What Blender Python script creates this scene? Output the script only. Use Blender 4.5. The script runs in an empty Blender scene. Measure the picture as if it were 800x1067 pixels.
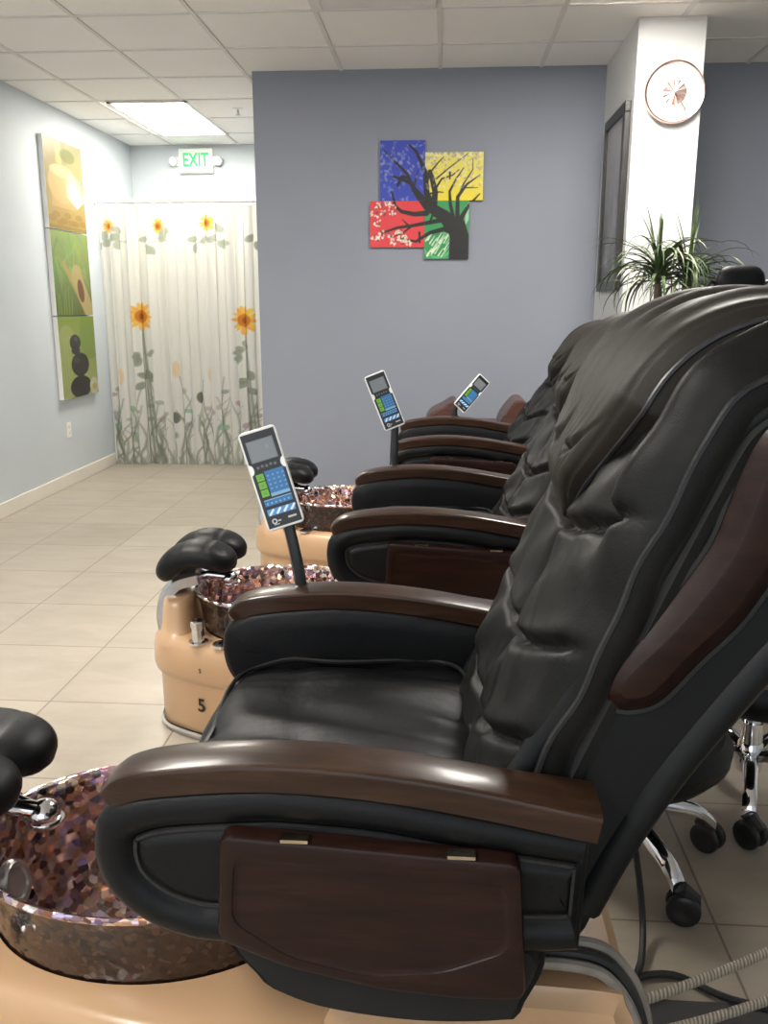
import bpy, math, random
import numpy as np
from math import sin, cos, pi, sqrt, atan, atan2, radians, exp
from mathutils import Vector, Matrix
from mathutils.geometry import tessellate_polygon

random.seed(7)
scn = bpy.context.scene
COL = scn.collection
scn.view_settings.view_transform = 'Standard'
scn.view_settings.look = 'None'
scn.view_settings.exposure = 0.88

# ------------------------------------------------------------------ camera
F_PX, HC = 905.0, 1.36
TH = atan((533.5 - 318) / F_PX)
YAW = atan(64 * cos(TH) / F_PX)
cd = bpy.data.cameras.new('camera')
cd.sensor_fit = 'VERTICAL'
cd.sensor_height = 24.0
cd.lens = F_PX / 1067.0 * 24.0
cd.clip_start = 0.05
cam = bpy.data.objects.new('camera', cd)
COL.objects.link(cam)
cam.location = (0, 0, HC)
cam.rotation_euler = (pi / 2 - TH, 0, YAW)
scn.camera = cam

# ------------------------------------------------------------------ materials
def srgb(r, g, b):
    f = lambda c: (c / 255 / 12.92) if c / 255 <= 0.04045 else ((c / 255 + 0.055) / 1.055) ** 2.4
    return (f(r), f(g), f(b), 1)

class NT:
    def __init__(s, name):
        s.m = bpy.data.materials.new(name); s.m.use_nodes = True
        s.t = s.m.node_tree; s.n = s.t.nodes; s.l = s.t.links
        s.b = s.n['Principled BSDF']
    def new(s, t, **kw):
        n = s.n.new(t)
        for k, v in kw.items():
            if hasattr(n, k) and not k[0].isupper(): setattr(n, k, v)
            else: n.inputs[k.replace('_', ' ')].default_value = v
        return n
    def link(s, a, b): s.l.new(a, b)
    def coords(s, scale=(1, 1, 1), kind='Object'):
        tc = s.n.new('ShaderNodeTexCoord'); mp = s.n.new('ShaderNodeMapping')
        mp.inputs['Scale'].default_value = scale
        s.link(tc.outputs[kind], mp.inputs['Vector'])
        return mp.outputs['Vector']
    def noise(s, vec, scale, detail=3, rough=.5, dist=0):
        n = s.n.new('ShaderNodeTexNoise'); n.inputs['Scale'].default_value = scale
        n.inputs['Detail'].default_value = detail; n.inputs['Roughness'].default_value = rough
        n.inputs['Distortion'].default_value = dist
        s.link(vec, n.inputs['Vector']); return n
    def ramp(s, fac, stops):
        r = s.n.new('ShaderNodeValToRGB'); e = r.color_ramp.elements
        while len(e) < len(stops): e.new(.5)
        for el, (p, c) in zip(e, stops): el.position = p; el.color = c
        s.link(fac, r.inputs['Fac']); return r
    def bump(s, h, strength=.2, dist=.01):
        b = s.n.new('ShaderNodeBump'); b.inputs['Strength'].default_value = strength
        b.inputs['Distance'].default_value = dist
        s.link(h, b.inputs['Height']); s.link(b.outputs['Normal'], s.b.inputs['Normal']); return b
    def set(s, col=None, rough=None, metal=None, coat=None, spec=None):
        if col is not None: s.b.inputs['Base Color'].default_value = col
        if rough is not None: s.b.inputs['Roughness'].default_value = rough
        if metal is not None: s.b.inputs['Metallic'].default_value = metal
        if coat is not None: s.b.inputs['Coat Weight'].default_value = coat; s.b.inputs['Coat Roughness'].default_value = .12
        if spec is not None: s.b.inputs['Specular IOR Level'].default_value = spec

def mottled(name, c1, c2, scale=4, rough=.6, bump=.0, bscale=60, metal=0, coat=None, spec=None, bdist=.004):
    t = NT(name); v = t.coords()
    n = t.noise(v, scale)
    r = t.ramp(n.outputs['Fac'], [(.3, c1), (.7, c2)])
    t.link(r.outputs['Color'], t.b.inputs['Base Color'])
    t.set(rough=rough, metal=metal, coat=coat, spec=spec)
    if bump:
        n2 = t.noise(v, bscale, 4); t.bump(n2.outputs['Fac'], bump, bdist)
    return t.m

def leather(name, c1, c2, rough):
    t = NT(name); v = t.coords()
    n = t.noise(v, 7, 4)
    r = t.ramp(n.outputs['Fac'], [(.3, c1), (.75, c2)])
    t.link(r.outputs['Color'], t.b.inputs['Base Color'])
    rr = t.new('ShaderNodeMapRange'); rr.inputs['To Min'].default_value = rough - .06; rr.inputs['To Max'].default_value = rough + .08
    t.link(n.outputs['Fac'], rr.inputs['Value']); t.link(rr.outputs['Result'], t.b.inputs['Roughness'])
    vo = t.n.new('ShaderNodeTexVoronoi'); vo.inputs['Scale'].default_value = 420; t.link(v, vo.inputs['Vector'])
    n3 = t.noise(v, 22, 3)
    a = t.n.new('ShaderNodeMath'); a.operation = 'MULTIPLY_ADD'; a.inputs[1].default_value = .10
    t.link(vo.outputs['Distance'], a.inputs[0]); t.link(n3.outputs['Fac'], a.inputs[2])
    t.bump(a.outputs[0], .22, .008)
    t.set(spec=.24)
    return t.m

def wood(name, c1, c2, c3, rough=.3, coat=.22):
    t = NT(name); v = t.coords((2.2, 16, 16))
    n = t.noise(v, 3.0, 6, .6, .6)
    n2 = t.noise(t.coords((6, 90, 90)), 3, 3)
    mx = t.n.new('ShaderNodeMath'); mx.operation = 'MULTIPLY_ADD'; mx.inputs[1].default_value = .35
    t.link(n2.outputs['Fac'], mx.inputs[0]); t.link(n.outputs['Fac'], mx.inputs[2])
    r = t.ramp(mx.outputs[0], [(.42, c1), (.66, c2), (.86, c3)])
    t.link(r.outputs['Color'], t.b.inputs['Base Color'])
    t.bump(n2.outputs['Fac'], .05, .002)
    t.set(rough=rough, coat=coat, spec=.22)
    return t.m

M = {}
M['leather'] = leather('black_leather', (.003, .0034, .0042, 1), (.005, .0055, .0066, 1), .44)
M['leather_soft'] = leather('soft_black_leather', (.0045, .0045, .0038, 1), (.0075, .0073, .006, 1), .45)
M['leather_cap'] = leather('headrest_leather_sheen_tint', (.014, .012, .0095, 1), (.022, .019, .015, 1), .52)  # browner, paler copy: the ceiling light's tan sheen put into the colour
M['shell'] = mottled('charcoal_shell_vinyl', (.005, .0058, .0068, 1), (.0075, .0085, .0098, 1), 5, .5, .05, 300, spec=.25)
M['groove'] = mottled('dark_groove', (.003, .003, .003, 1), (.006, .006, .006, 1), 8, .7)
M['piping'] = mottled('black_piping', (.010, .010, .011, 1), (.018, .018, .019, 1), 30, .38)
M['wood'] = wood('dark_walnut_lacquer', (.020, .0098, .0055, 1), (.031, .0152, .0085, 1), (.047, .0235, .0135, 1))
M['wood_deep'] = wood('mahogany_panel', (.012, .0048, .0036, 1), (.018, .007, .005, 1), (.027, .0105, .0072, 1), .34, .08)
M['wood_red'] = wood('reddish_wood', (.055, .026, .022, 1), (.085, .042, .034, 1), (.115, .058, .047, 1), .4, .2)
M['beige'] = mottled('beige_fibreglass', srgb(192, 155, 118), srgb(202, 165, 128), 3, .28, .0, coat=.4)
M['beige_trim'] = mottled('grey_base_trim', (.35, .33, .30, 1), (.45, .42, .38, 1), 20, .35)
M['black_gap'] = mottled('black_rubber_gap', (.01, .008, .007, 1), (.02, .015, .012, 1), 20, .6)
M['rubber'] = mottled('black_rubber', (.012, .012, .013, 1), (.022, .022, .023, 1), 30, .5, .1, 200)
M['plastic'] = mottled('black_plastic', (.010, .010, .011, 1), (.016, .016, .017, 1), 20, .35)
M['chrome'] = mottled('chrome', (.75, .75, .77, 1), (.85, .85, .86, 1), 12, .09, 0, metal=1)
M['steel'] = mottled('brushed_grey_metal', (.42, .42, .43, 1), (.58, .57, .56, 1), 14, .28, 0, metal=.85)
M['brass'] = mottled('brass_hinge', (.55, .47, .33, 1), (.70, .60, .45, 1), 20, .25, 0, metal=1)
M['white'] = mottled('white_plastic', (.78, .78, .76, 1), (.84, .84, .82, 1), 10, .4)
M['white_metal'] = mottled('white_enamel_rod', (.75, .74, .70, 1), (.82, .80, .76, 1), 10, .35)
M['ink'] = mottled('black_ink', (.012, .010, .009, 1), (.02, .018, .016, 1), 40, .5)
M['gold'] = mottled('rose_gold', (.78, .52, .44, 1), (.86, .62, .54, 1), 20, .2, 0, metal=1)
M['copper'] = mottled('polished_copper_pink', (.80, .55, .50, 1), (.95, .72, .66, 1), 30, .25, 0, metal=.9)
M['dial'] = mottled('clock_face', (.80, .76, .74, 1), (.86, .83, .81, 1), 5, .5)
M['frame_black'] = mottled('black_picture_frame', (.016, .015, .015, 1), (.028, .026, .025, 1), 30, .35)
M['grey_hose'] = mottled('grey_hose', (.20, .185, .16, 1), (.30, .27, .23, 1), 30, .5)
M['pot'] = mottled('glazed_pot', (.10, .06, .04, 1), (.16, .10, .07, 1), 12, .35)
M['soil'] = mottled('soil', (.02, .014, .01, 1), (.05, .035, .025, 1), 60, .9)
M['trunk'] = mottled('cane_bark', (.14, .10, .065, 1), (.25, .19, .12, 1), 30, .8, .4, 80)

def leaf_mat():
    t = NT('variegated_leaf'); v = t.coords()
    n = t.noise(v, 9, 2)
    r = t.ramp(n.outputs['Fac'], [(.3, (.022, .045, .014, 1)), (.5, (.06, .095, .034, 1)), (.7, (.26, .29, .17, 1))])
    t.link(r.outputs['Color'], t.b.inputs['Base Color']); t.set(rough=.42)
    return t.m
M['leaf'] = leaf_mat()

def mosaic(name, dark):
    t = NT(name); v = t.coords()
    vo = t.n.new('ShaderNodeTexVoronoi'); vo.inputs['Scale'].default_value = 95 if dark else 75; t.link(v, vo.inputs['Vector'])
    sep = t.n.new('ShaderNodeSeparateColor'); t.link(vo.outputs['Color'], sep.inputs['Color'])
    if dark:
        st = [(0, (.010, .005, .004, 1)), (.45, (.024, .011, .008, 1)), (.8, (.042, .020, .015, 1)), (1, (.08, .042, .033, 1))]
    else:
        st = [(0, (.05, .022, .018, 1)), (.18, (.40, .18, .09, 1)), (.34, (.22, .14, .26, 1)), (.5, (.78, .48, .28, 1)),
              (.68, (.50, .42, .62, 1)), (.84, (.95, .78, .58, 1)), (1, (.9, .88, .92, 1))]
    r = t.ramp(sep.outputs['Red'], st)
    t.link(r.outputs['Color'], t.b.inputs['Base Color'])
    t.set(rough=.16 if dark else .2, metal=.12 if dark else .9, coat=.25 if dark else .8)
    # every fragment leans its own way so the pieces sparkle one by one
    geo = t.n.new('ShaderNodeNewGeometry')
    sub = t.n.new('ShaderNodeVectorMath'); sub.operation = 'SUBTRACT'; sub.inputs[1].default_value = (.5, .5, .5)
    t.link(vo.outputs['Color'], sub.inputs[0])
    sc = t.n.new('ShaderNodeVectorMath'); sc.operation = 'SCALE'; sc.inputs['Scale'].default_value = .25 if dark else .85
    t.link(sub.outputs[0], sc.inputs[0])
    ad = t.n.new('ShaderNodeVectorMath'); ad.operation = 'ADD'
    t.link(geo.outputs['Normal'], ad.inputs[0]); t.link(sc.outputs[0], ad.inputs[1])
    no = t.n.new('ShaderNodeVectorMath'); no.operation = 'NORMALIZE'; t.link(ad.outputs[0], no.inputs[0])
    t.link(no.outputs[0], t.b.inputs['Normal'])
    return t.m
M['mosaic_in'] = mosaic('iridescent_shard_mosaic', False)
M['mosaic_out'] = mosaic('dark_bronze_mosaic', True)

def braid():
    t = NT('braided_beige_sleeve'); v = t.coords()
    w = t.n.new('ShaderNodeTexWave'); w.inputs['Scale'].default_value = 38; w.inputs['Distortion'].default_value = 2
    t.link(v, w.inputs['Vector'])
    r = t.ramp(w.outputs['Fac'], [(.1, (.22, .18, .14, 1)), (.4, (.42, .36, .29, 1)), (1, (.52, .46, .38, 1))])
    t.link(r.outputs['Color'], t.b.inputs['Base Color']); t.bump(w.outputs['Fac'], .5, .004); t.set(rough=.6)
    return t.m
M['braid'] = braid()

def paint_mat(name, rough=.5, emit=0.0, transl=False):
    t = NT(name)
    a = t.n.new('ShaderNodeVertexColor'); a.layer_name = 'paint'
    t.link(a.outputs['Color'], t.b.inputs['Base Color']); t.set(rough=rough)
    if emit:
        t.link(a.outputs['Color'], t.b.inputs['Emission Color']); t.b.inputs['Emission Strength'].default_value = emit
    if transl:
        n = t.noise(t.coords(), 120, 2); t.bump(n.outputs['Fac'], .08, .002)
        tr = t.n.new('ShaderNodeBsdfTranslucent'); t.link(a.outputs['Color'], tr.inputs['Color'])
        mx = t.n.new('ShaderNodeMixShader'); mx.inputs[0].default_value = .25
        t.link(t.b.outputs[0], mx.inputs[1]); t.link(tr.outputs[0], mx.inputs[2])
        t.link(mx.outputs[0], t.n['Material Output'].inputs['Surface'])
    return t.m
M['paint'] = paint_mat('painted_canvas', .45)
M['print'] = paint_mat('glossy_print', .35)
M['face_glow'] = paint_mat('remote_faceplate', .35, .08)  # faint glow added to a printed plate that is no lamp
M['curtain'] = paint_mat('printed_curtain_cloth', .7, 0, True)

def emis(name, col, s):
    t = NT(name); v = t.coords(); n = t.noise(v, 3, 1)
    r = t.ramp(n.outputs['Fac'], [(.0, tuple(c * .96 for c in col[:3]) + (1,)), (1, col)])
    t.link(r.outputs['Color'], t.b.inputs['Base Color']); t.link(r.outputs['Color'], t.b.inputs['Emission Color'])
    t.b.inputs['Emission Strength'].default_value = s
    return t.m
M['diffuser'] = emis('lit_troffer_diffuser', (1, .95, .85, 1), 20.0)
M['diffuser_room'] = emis('lit_room_diffuser', (1, .95, .88, 1), 23.0)
M['exit_green'] = emis('exit_letters_green', (.01, .50, .12, 1), .5)
M['exit_face'] = emis('exit_sign_face', (.62, .80, .64, 1), .12)

def wall_mat(name, c1, c2):
    return mottled(name, c1, c2, 1.3, .62, .06, 180, bdist=.003)
M['wall_lit'] = wall_mat('lit_grey_blue_paint', (.50, .545, .58, 1), (.54, .585, .615, 1))  # lighter copy of the wall paint; stronger light put into the colour
M['wall_blue'] = wall_mat('slate_blue_paint', (.255, .276, .330, 1), (.275, .296, .350, 1))
M['wall_white'] = wall_mat('off_white_paint', (.60, .61, .605, 1), (.65, .655, .645, 1))
M['base_white'] = mottled('cream_baseboard_paint', (.66, .62, .54, 1), (.72, .68, .60, 1), 3, .4)
M['tbar'] = mottled('ceiling_tbar_paint', (.70, .68, .655, 1), (.76, .74, .715, 1), 4, .6)

def ceiling_mat():
    t = NT('acoustic_tile'); v = t.coords()
    n = t.noise(v, 1.2, 2); n2 = t.noise(v, 130, 3)
    r = t.ramp(n.outputs['Fac'], [(.3, (.87, .845, .81, 1)), (.7, (.91, .89, .86, 1))])
    t.link(r.outputs['Color'], t.b.inputs['Base Color']); t.bump(n2.outputs['Fac'], .25, .004); t.set(rough=.9)
    return t.m
M['ceiling'] = ceiling_mat()

TILE = 0.500
def floor_mat():
    t = NT('beige_floor_tile')
    tc = t.n.new('ShaderNodeTexCoord'); mp = t.n.new('ShaderNodeMapping')
    # joints measured from the photograph
    mp.inputs['Location'].default_value = (FX0, FY0, 0)
    t.link(tc.outputs['Object'], mp.inputs['Vector'])
    br = t.n.new('ShaderNodeTexBrick')
    br.offset = 0.0; br.squash = 1.0
    br.inputs['Scale'].default_value = 1.0
    br.inputs['Brick Width'].default_value = TILE; br.inputs['Row Height'].default_value = TILE
    br.inputs['Mortar Size'].default_value = .0032; br.inputs['Mortar Smooth'].default_value = .1
    br.inputs['Bias'].default_value = 0
    br.inputs['Color1'].default_value = (.36, .315, .255, 1); br.inputs['Color2'].default_value = (.40, .352, .288, 1)
    br.inputs['Mortar'].default_value = (.20, .165, .125, 1)
    t.link(mp.outputs['Vector'], br.inputs['Vector'])
    n = t.noise(t.coords((1, 2.2, 1)), 3.2, 6, .62, .5)
    r = t.ramp(n.outputs['Fac'], [(.28, (.84, .83, .81, 1)), (.7, (1.05, 1.05, 1.05, 1))])
    mx = t.n.new('ShaderNodeMix'); mx.data_type = 'RGBA'; mx.blend_type = 'MULTIPLY'; mx.inputs[0].default_value = 1
    t.link(br.outputs['Color'], mx.inputs[6]); t.link(r.outputs['Color'], mx.inputs[7])
    t.link(mx.outputs[2], t.b.inputs['Base Color'])
    b = t.n.new('ShaderNodeBump'); b.invert = True; b.inputs['Strength'].default_value = .35; b.inputs['Distance'].default_value = .004
    t.link(br.outputs['Fac'], b.inputs['Height']); t.link(b.outputs['Normal'], t.b.inputs['Normal'])
    t.set(rough=.33)
    return t.m
FX0, FY0 = 0.0, 0.0   # filled in below

# ------------------------------------------------------------------ mesh helpers
class MB:
    def __init__(s): s.v = []; s.f = []; s.m = []; s.mi = 0; s.col = None
    def add(s, vs, fs):
        o = len(s.v); s.v += [tuple(p) for p in vs]
        for f in fs: s.f.append([o + i for i in f]); s.m.append(s.mi)
    def box(s, x0, x1, y0, y1, z0, z1):
        vs = [(x, y, z) for z in (z0, z1) for y in (y0, y1) for x in (x0, x1)]
        s.add(vs, [[0, 2, 3, 1], [4, 5, 7, 6], [0, 1, 5, 4], [2, 6, 7, 3], [0, 4, 6, 2], [1, 3, 7, 5]])
    def loft(s, rings, closed=True, cap0=False, cap1=False, loop=False):
        n = len(rings[0]); vs = [p for r in rings for p in r]; fs = []
        R = len(rings)
        for i in range(R if loop else R - 1):
            j = (i + 1) % R
            for k in range(n if closed else n - 1):
                l = (k + 1) % n
                fs.append([i * n + k, i * n + l, j * n + l, j * n + k])
        for flag, r0 in ((cap0, 0), (cap1, R - 1)):
            if not flag: continue
            if n > 24:
                for t in tessellate_polygon([[Vector(p) for p in rings[r0]]]): fs.append([r0 * n + k for k in t])
            else: fs.append([r0 * n + k for k in range(n)])
        s.add(vs, fs)
    def tube(s, path, r, n=10, caps=True, flat=1.0):
        P = [Vector(p) for p in path]; rings = []; up = None
        for i, p in enumerate(P):
            t = (P[min(i + 1, len(P) - 1)] - P[max(i - 1, 0)]).normalized()
            if up is None:
                up = Vector((0, 0, 1)) if abs(t.z) < .9 else Vector((1, 0, 0))
            a = (up - t * up.dot(t)).normalized(); up = a; b = t.cross(a)
            rr = r[i] if isinstance(r, (list, tuple)) else r
            rings.append([p + a * (cos(2 * pi * k / n) * rr) + b * (sin(2 * pi * k / n) * rr * flat) for k in range(n)])
        s.loft(rings, True, caps, caps)
    def lathe(s, prof, c=(0, 0, 0), n=28, axis='z', sx=1, sy=1, caps=True):
        rings = []
        for r, h in prof:
            ring = []
            for k in range(n):
                a = 2 * pi * k / n; u, w = r * cos(a) * sx, r * sin(a) * sy
                if axis == 'z': q = (u, w, h)
                elif axis == 'y': q = (u, h, -w)
                else: q = (h, u, w)
                ring.append((c[0] + q[0], c[1] + q[1], c[2] + q[2]))
            rings.append(ring)
        s.loft(rings, True, caps and prof[0][0] > 1e-4, caps and prof[-1][0] > 1e-4)
    def grid(s, fn, nu, nv):
        vs = [fn(i / (nu - 1), j / (nv - 1)) for j in range(nv) for i in range(nu)]
        fs = [[j * nu + i, j * nu + i + 1, (j + 1) * nu + i + 1, (j + 1) * nu + i] for j in range(nv - 1) for i in range(nu - 1)]
        s.add(vs, fs)
    def prism(s, outline, y0, y1, bev=0.0, to=None):
        """outline in (x,z) extruded along y, with rounded rims"""
        n = len(outline)
        c = [(0, y0)] if not bev else [(bev, y0), (bev * .3, y0 + (y1 - y0) * .02 + bev * .3 * (1 if y1 > y0 else -1)), (0, y0 + bev * (1 if y1 > y0 else -1))]
        d = [(0, y1)] if not bev else [(0, y1 - bev * (1 if y1 > y0 else -1)), (bev * .3, y1 - bev * .3 * (1 if y1 > y0 else -1)), (bev, y1)]
        rings = []
        for off, y in c + d:
            o2 = inset(outline, off) if off else outline
            rings.append([(p[0], y, p[1]) for p in o2])
        s.loft(rings, True, True, True)
    def xform(s, mat, start=0):
        for i in range(start, len(s.v)): s.v[i] = tuple(mat @ Vector(s.v[i]))

def inset(o, d):
    """move a closed 2-D outline inwards by d"""
    n = len(o)
    A = sum(o[i][0] * o[(i + 1) % n][1] - o[(i + 1) % n][0] * o[i][1] for i in range(n))
    sg = 1 if A > 0 else -1
    res = []
    for i in range(n):
        ax, az = o[i - 1]; bx, bz = o[i]; cx, cz = o[(i + 1) % n]
        e1 = Vector((bx - ax, bz - az)); e2 = Vector((cx - bx, cz - bz))
        if e1.length < 1e-9: e1 = e2
        if e2.length < 1e-9: e2 = e1
        e1.normalize(); e2.normalize()
        n1 = Vector((-e1.y, e1.x)) * sg; n2 = Vector((-e2.y, e2.x)) * sg
        m = n1 + n2
        if m.length < 1e-6: m = n1
        m.normalize(); k = min(1.6, 1 / max(.35, m.dot(n1)))
        res.append((bx + m.x * d * k, bz + m.y * d * k))
    if d <= 0: return res
    # points that crossed over near a corner fall back onto the line between their good neighbours
    O = np.array(o); D = np.roll(O, -1, 0) - O; LL = (D ** 2).sum(1) + 1e-12; RR = np.array(res)
    ok = []
    for p in RR:
        t = np.clip(((p - O) * D).sum(1) / LL, 0, 1); q = O + D * t[:, None]
        ok.append(np.hypot(*(q - p).T).min() >= d * .985)
    good = [i for i in range(n) if ok[i]]
    if len(good) < 3: return res
    for a, c in zip(good, good[1:] + [good[0] + n]):
        for k in range(a + 1, c):
            f = (k - a) / (c - a); res[k % n] = tuple(RR[a] * (1 - f) + RR[c % n] * f)
    return res

def crom(pts, n, closed=False):
    """Catmull-Rom through points, n samples evenly by arc length"""
    P = [Vector(p) for p in pts]; L = len(P); out = []
    segs = L if closed else L - 1
    for i in range(segs):
        if closed: a, b, c, d = P[i - 1], P[i], P[(i + 1) % L], P[(i + 2) % L]
        else: a, b, c, d = P[max(i - 1, 0)], P[i], P[i + 1], P[min(i + 2, L - 1)]
        for k in range(24):
            t = k / 24
            out.append(.5 * ((2 * b) + (c - a) * t + (2 * a - 5 * b + 4 * c - d) * t * t + (3 * b - a - 3 * c + d) * t ** 3))
    out.append(P[0] if closed else P[-1])
    cum = [0]
    for i in range(1, len(out)): cum.append(cum[-1] + (out[i] - out[i - 1]).length)
    res = []; j = 0
    for k in range(n):
        s = cum[-1] * k / (n if closed else n - 1)
        while j < len(out) - 2 and cum[j + 1] < s: j += 1
        d = cum[j + 1] - cum[j]
        t = (s - cum[j]) / d if d > 1e-12 else 0
        res.append(tuple(out[j].lerp(out[j + 1], t)))
    return res

def roundpoly(pts, r, n):
    P = [Vector(p) for p in pts]; out = []; L = len(P)
    for i in range(L):
        a, b, c = P[i - 1], P[i], P[(i + 1) % L]
        d1 = min(r, (a - b).length * .45); d2 = min(r, (c - b).length * .45)
        p, q = b + (a - b).normalized() * d1, b + (c - b).normalized() * d2
        for k in range(7):
            t = k / 6; out.append((1 - t) ** 2 * p + 2 * t * (1 - t) * b + t * t * q)
    cum = [0]; out.append(out[0])
    for i in range(1, len(out)): cum.append(cum[-1] + (out[i] - out[i - 1]).length)
    res = []; j = 0
    for k in range(n):
        s = cum[-1] * k / n
        while j < len(out) - 2 and cum[j + 1] < s: j += 1
        d = cum[j + 1] - cum[j]; res.append(tuple(out[j].lerp(out[j + 1], (s - cum[j]) / d if d > 1e-12 else 0)))
    return res

def obj(name, mb, mats, parent=None, smooth=True, bevel=0, loc=None, angle=40):
    me = bpy.data.meshes.new(name)
    me.from_pydata(mb.v, [], mb.f)
    if not isinstance(mats, (list, tuple)): mats = [mats]
    for m in mats: me.materials.append(M[m] if isinstance(m, str) else m)
    me.polygons.foreach_set('material_index', mb.m)
    me.update()
    bmn = __import__('bmesh').new(); bmn.from_mesh(me)
    __import__('bmesh').ops.recalc_face_normals(bmn, faces=bmn.faces); bmn.to_mesh(me); bmn.free()
    if mb.col is not None:
        a = me.color_attributes.new('paint', 'FLOAT_COLOR', 'POINT')
        c = np.ones((len(mb.v), 4), dtype=np.float32); k = min(len(mb.col), len(mb.v)); c[:k, :3] = mb.col[:k]
        a.data.foreach_set('color', c.ravel())
    if smooth:
        me.polygons.foreach_set('use_smooth', [True] * len(me.polygons))
        try: me.set_sharp_from_angle(angle=radians(angle))
        except Exception: pass
    o = bpy.data.objects.new(name, me); COL.objects.link(o)
    if parent: o.parent = parent
    if loc: o.location = loc
    if bevel:
        b = o.modifiers.new('bevel', 'BEVEL'); b.width = bevel; b.segments = 2; b.limit_method = 'ANGLE'; b.angle_limit = radians(50)
    return o

def tag(o, label=None, cat=None, group=None, kind=None):
    if label: o['label'] = label
    if cat: o['category'] = cat
    if group: o['group'] = group
    if kind: o['kind'] = kind
    return o
def thing(name, label, cat, loc=(0, 0, 0), rz=0, group=None):
    o = bpy.data.objects.new(name, None); COL.objects.link(o)
    o.empty_display_size = .1; o.location = loc; o.rotation_euler = (0, 0, rz)
    return tag(o, label, cat, group)
def struct(name, mb, m, smooth=False, parent=None):
    o = obj(name, mb, m, parent, smooth)
    if not parent: o['kind'] = 'structure'
    return o

# ------------------------------------------------------------------ flat painter (fills vertex colours)
class Paint:
    def __init__(s, w, h, res, bg):
        s.W, s.H = max(2, int(w * res)), max(2, int(h * res)); s.w, s.h = w, h
        s.a = np.zeros((s.H, s.W, 3), dtype=np.float32); s.a[:] = bg[:3]
        ys, xs = np.mgrid[0:s.H, 0:s.W]
        s.x = xs / (s.W - 1) * w; s.y = ys / (s.H - 1) * h
        s.px = w / s.W
    def put(s, m, c, al=1.0):
        m = np.clip(m, 0, 1)[..., None] * al; s.a = s.a * (1 - m) + np.array(c[:3], dtype=np.float32) * m
    def disc(s, cx, cy, rx, c, ry=None, al=1, rot=0):
        ry = ry or rx; dx, dy = s.x - cx, s.y - cy
        u = dx * cos(rot) + dy * sin(rot); v = -dx * sin(rot) + dy * cos(rot)
        d = np.sqrt((u / rx) ** 2 + (v / ry) ** 2)
        s.put((1 - d) * min(rx, ry) / s.px + .5, c, al)
    def line(s, pts, w0, c, w1=None, al=1):
        w1 = w0 if w1 is None else w1; n = len(pts) - 1; best = np.full(s.x.shape, -9.)
        for i in range(n):
            (ax, ay), (bx, by) = pts[i], pts[i + 1]
            dx, dy = bx - ax, by - ay; L = dx * dx + dy * dy + 1e-12
            t = np.clip(((s.x - ax) * dx + (s.y - ay) * dy) / L, 0, 1)
            d = np.hypot(s.x - ax - t * dx, s.y - ay - t * dy)
            w = w0 + (w1 - w0) * (i + t) / n
            best = np.maximum(best, (w / 2 - d) / s.px + .5)
        s.put(best, c, al)
    def rect(s, x0, x1, y0, y1, c, al=1):
        s.put(((s.x >= x0) & (s.x <= x1) & (s.y >= y0) & (s.y <= y1)).astype(np.float32), c, al)
    def poly(s, pts, c, al=1):
        ins = np.zeros(s.x.shape, dtype=bool); n = len(pts)
        for i in range(n):
            (ax, ay), (bx, by) = pts[i], pts[(i + 1) % n]
            if ay == by: continue
            cond = ((ay > s.y) != (by > s.y)) & (s.x < (bx - ax) * (s.y - ay) / (by - ay) + ax)
            ins ^= cond
        s.put(ins.astype(np.float32), c, al)
    def grad(s, c0, c1, y0, y1):
        t = np.clip((s.y - y0) / (y1 - y0), 0, 1)[..., None]
        s.a = np.array(c0[:3], dtype=np.float32) * (1 - t) + np.array(c1[:3], dtype=np.float32) * t
    def sample(s): return s.a.reshape(-1, 3)

def panel(name, P, fn_front, thick, mats, parent=None, smooth=False):
    """painted plate: front grid carries the colours; fn_front(u,v)->point; thick = vector to the back"""
    mb = MB(); mb.grid(fn_front, P.W, P.H)
    col = P.sample()
    mb.mi = 1; t = Vector(thick)
    c = [Vector(fn_front(u, v)) for u, v in ((0, 0), (1, 0), (1, 1), (0, 1))]
    vs = c + [p + t for p in c]
    mb.add(vs, [[0, 1, 5, 4], [1, 2, 6, 5], [2, 3, 7, 6], [3, 0, 4, 7], [4, 5, 6, 7]])
    mb.col = np.concatenate([col, np.full((8, 3), .8, dtype=np.float32)])
    return obj(name, mb, mats, parent, smooth)

def text_mesh(body, size, bold=0.0):
    cu = bpy.data.curves.new('glyphs', 'FONT'); cu.body = body; cu.size = size
    cu.align_x = 'CENTER'; cu.align_y = 'CENTER'; cu.offset = bold; cu.resolution_u = 4
    o = bpy.data.objects.new('glyphs', cu); COL.objects.link(o)
    dg = bpy.context.evaluated_depsgraph_get()
    me = bpy.data.meshes.new_from_object(o.evaluated_get(dg))
    vs = [tuple(v.co) for v in me.vertices]; fs = [list(p.vertices) for p in me.polygons]
    bpy.data.objects.remove(o); bpy.data.curves.remove(cu); bpy.data.meshes.remove(me)
    return vs, fs

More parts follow.
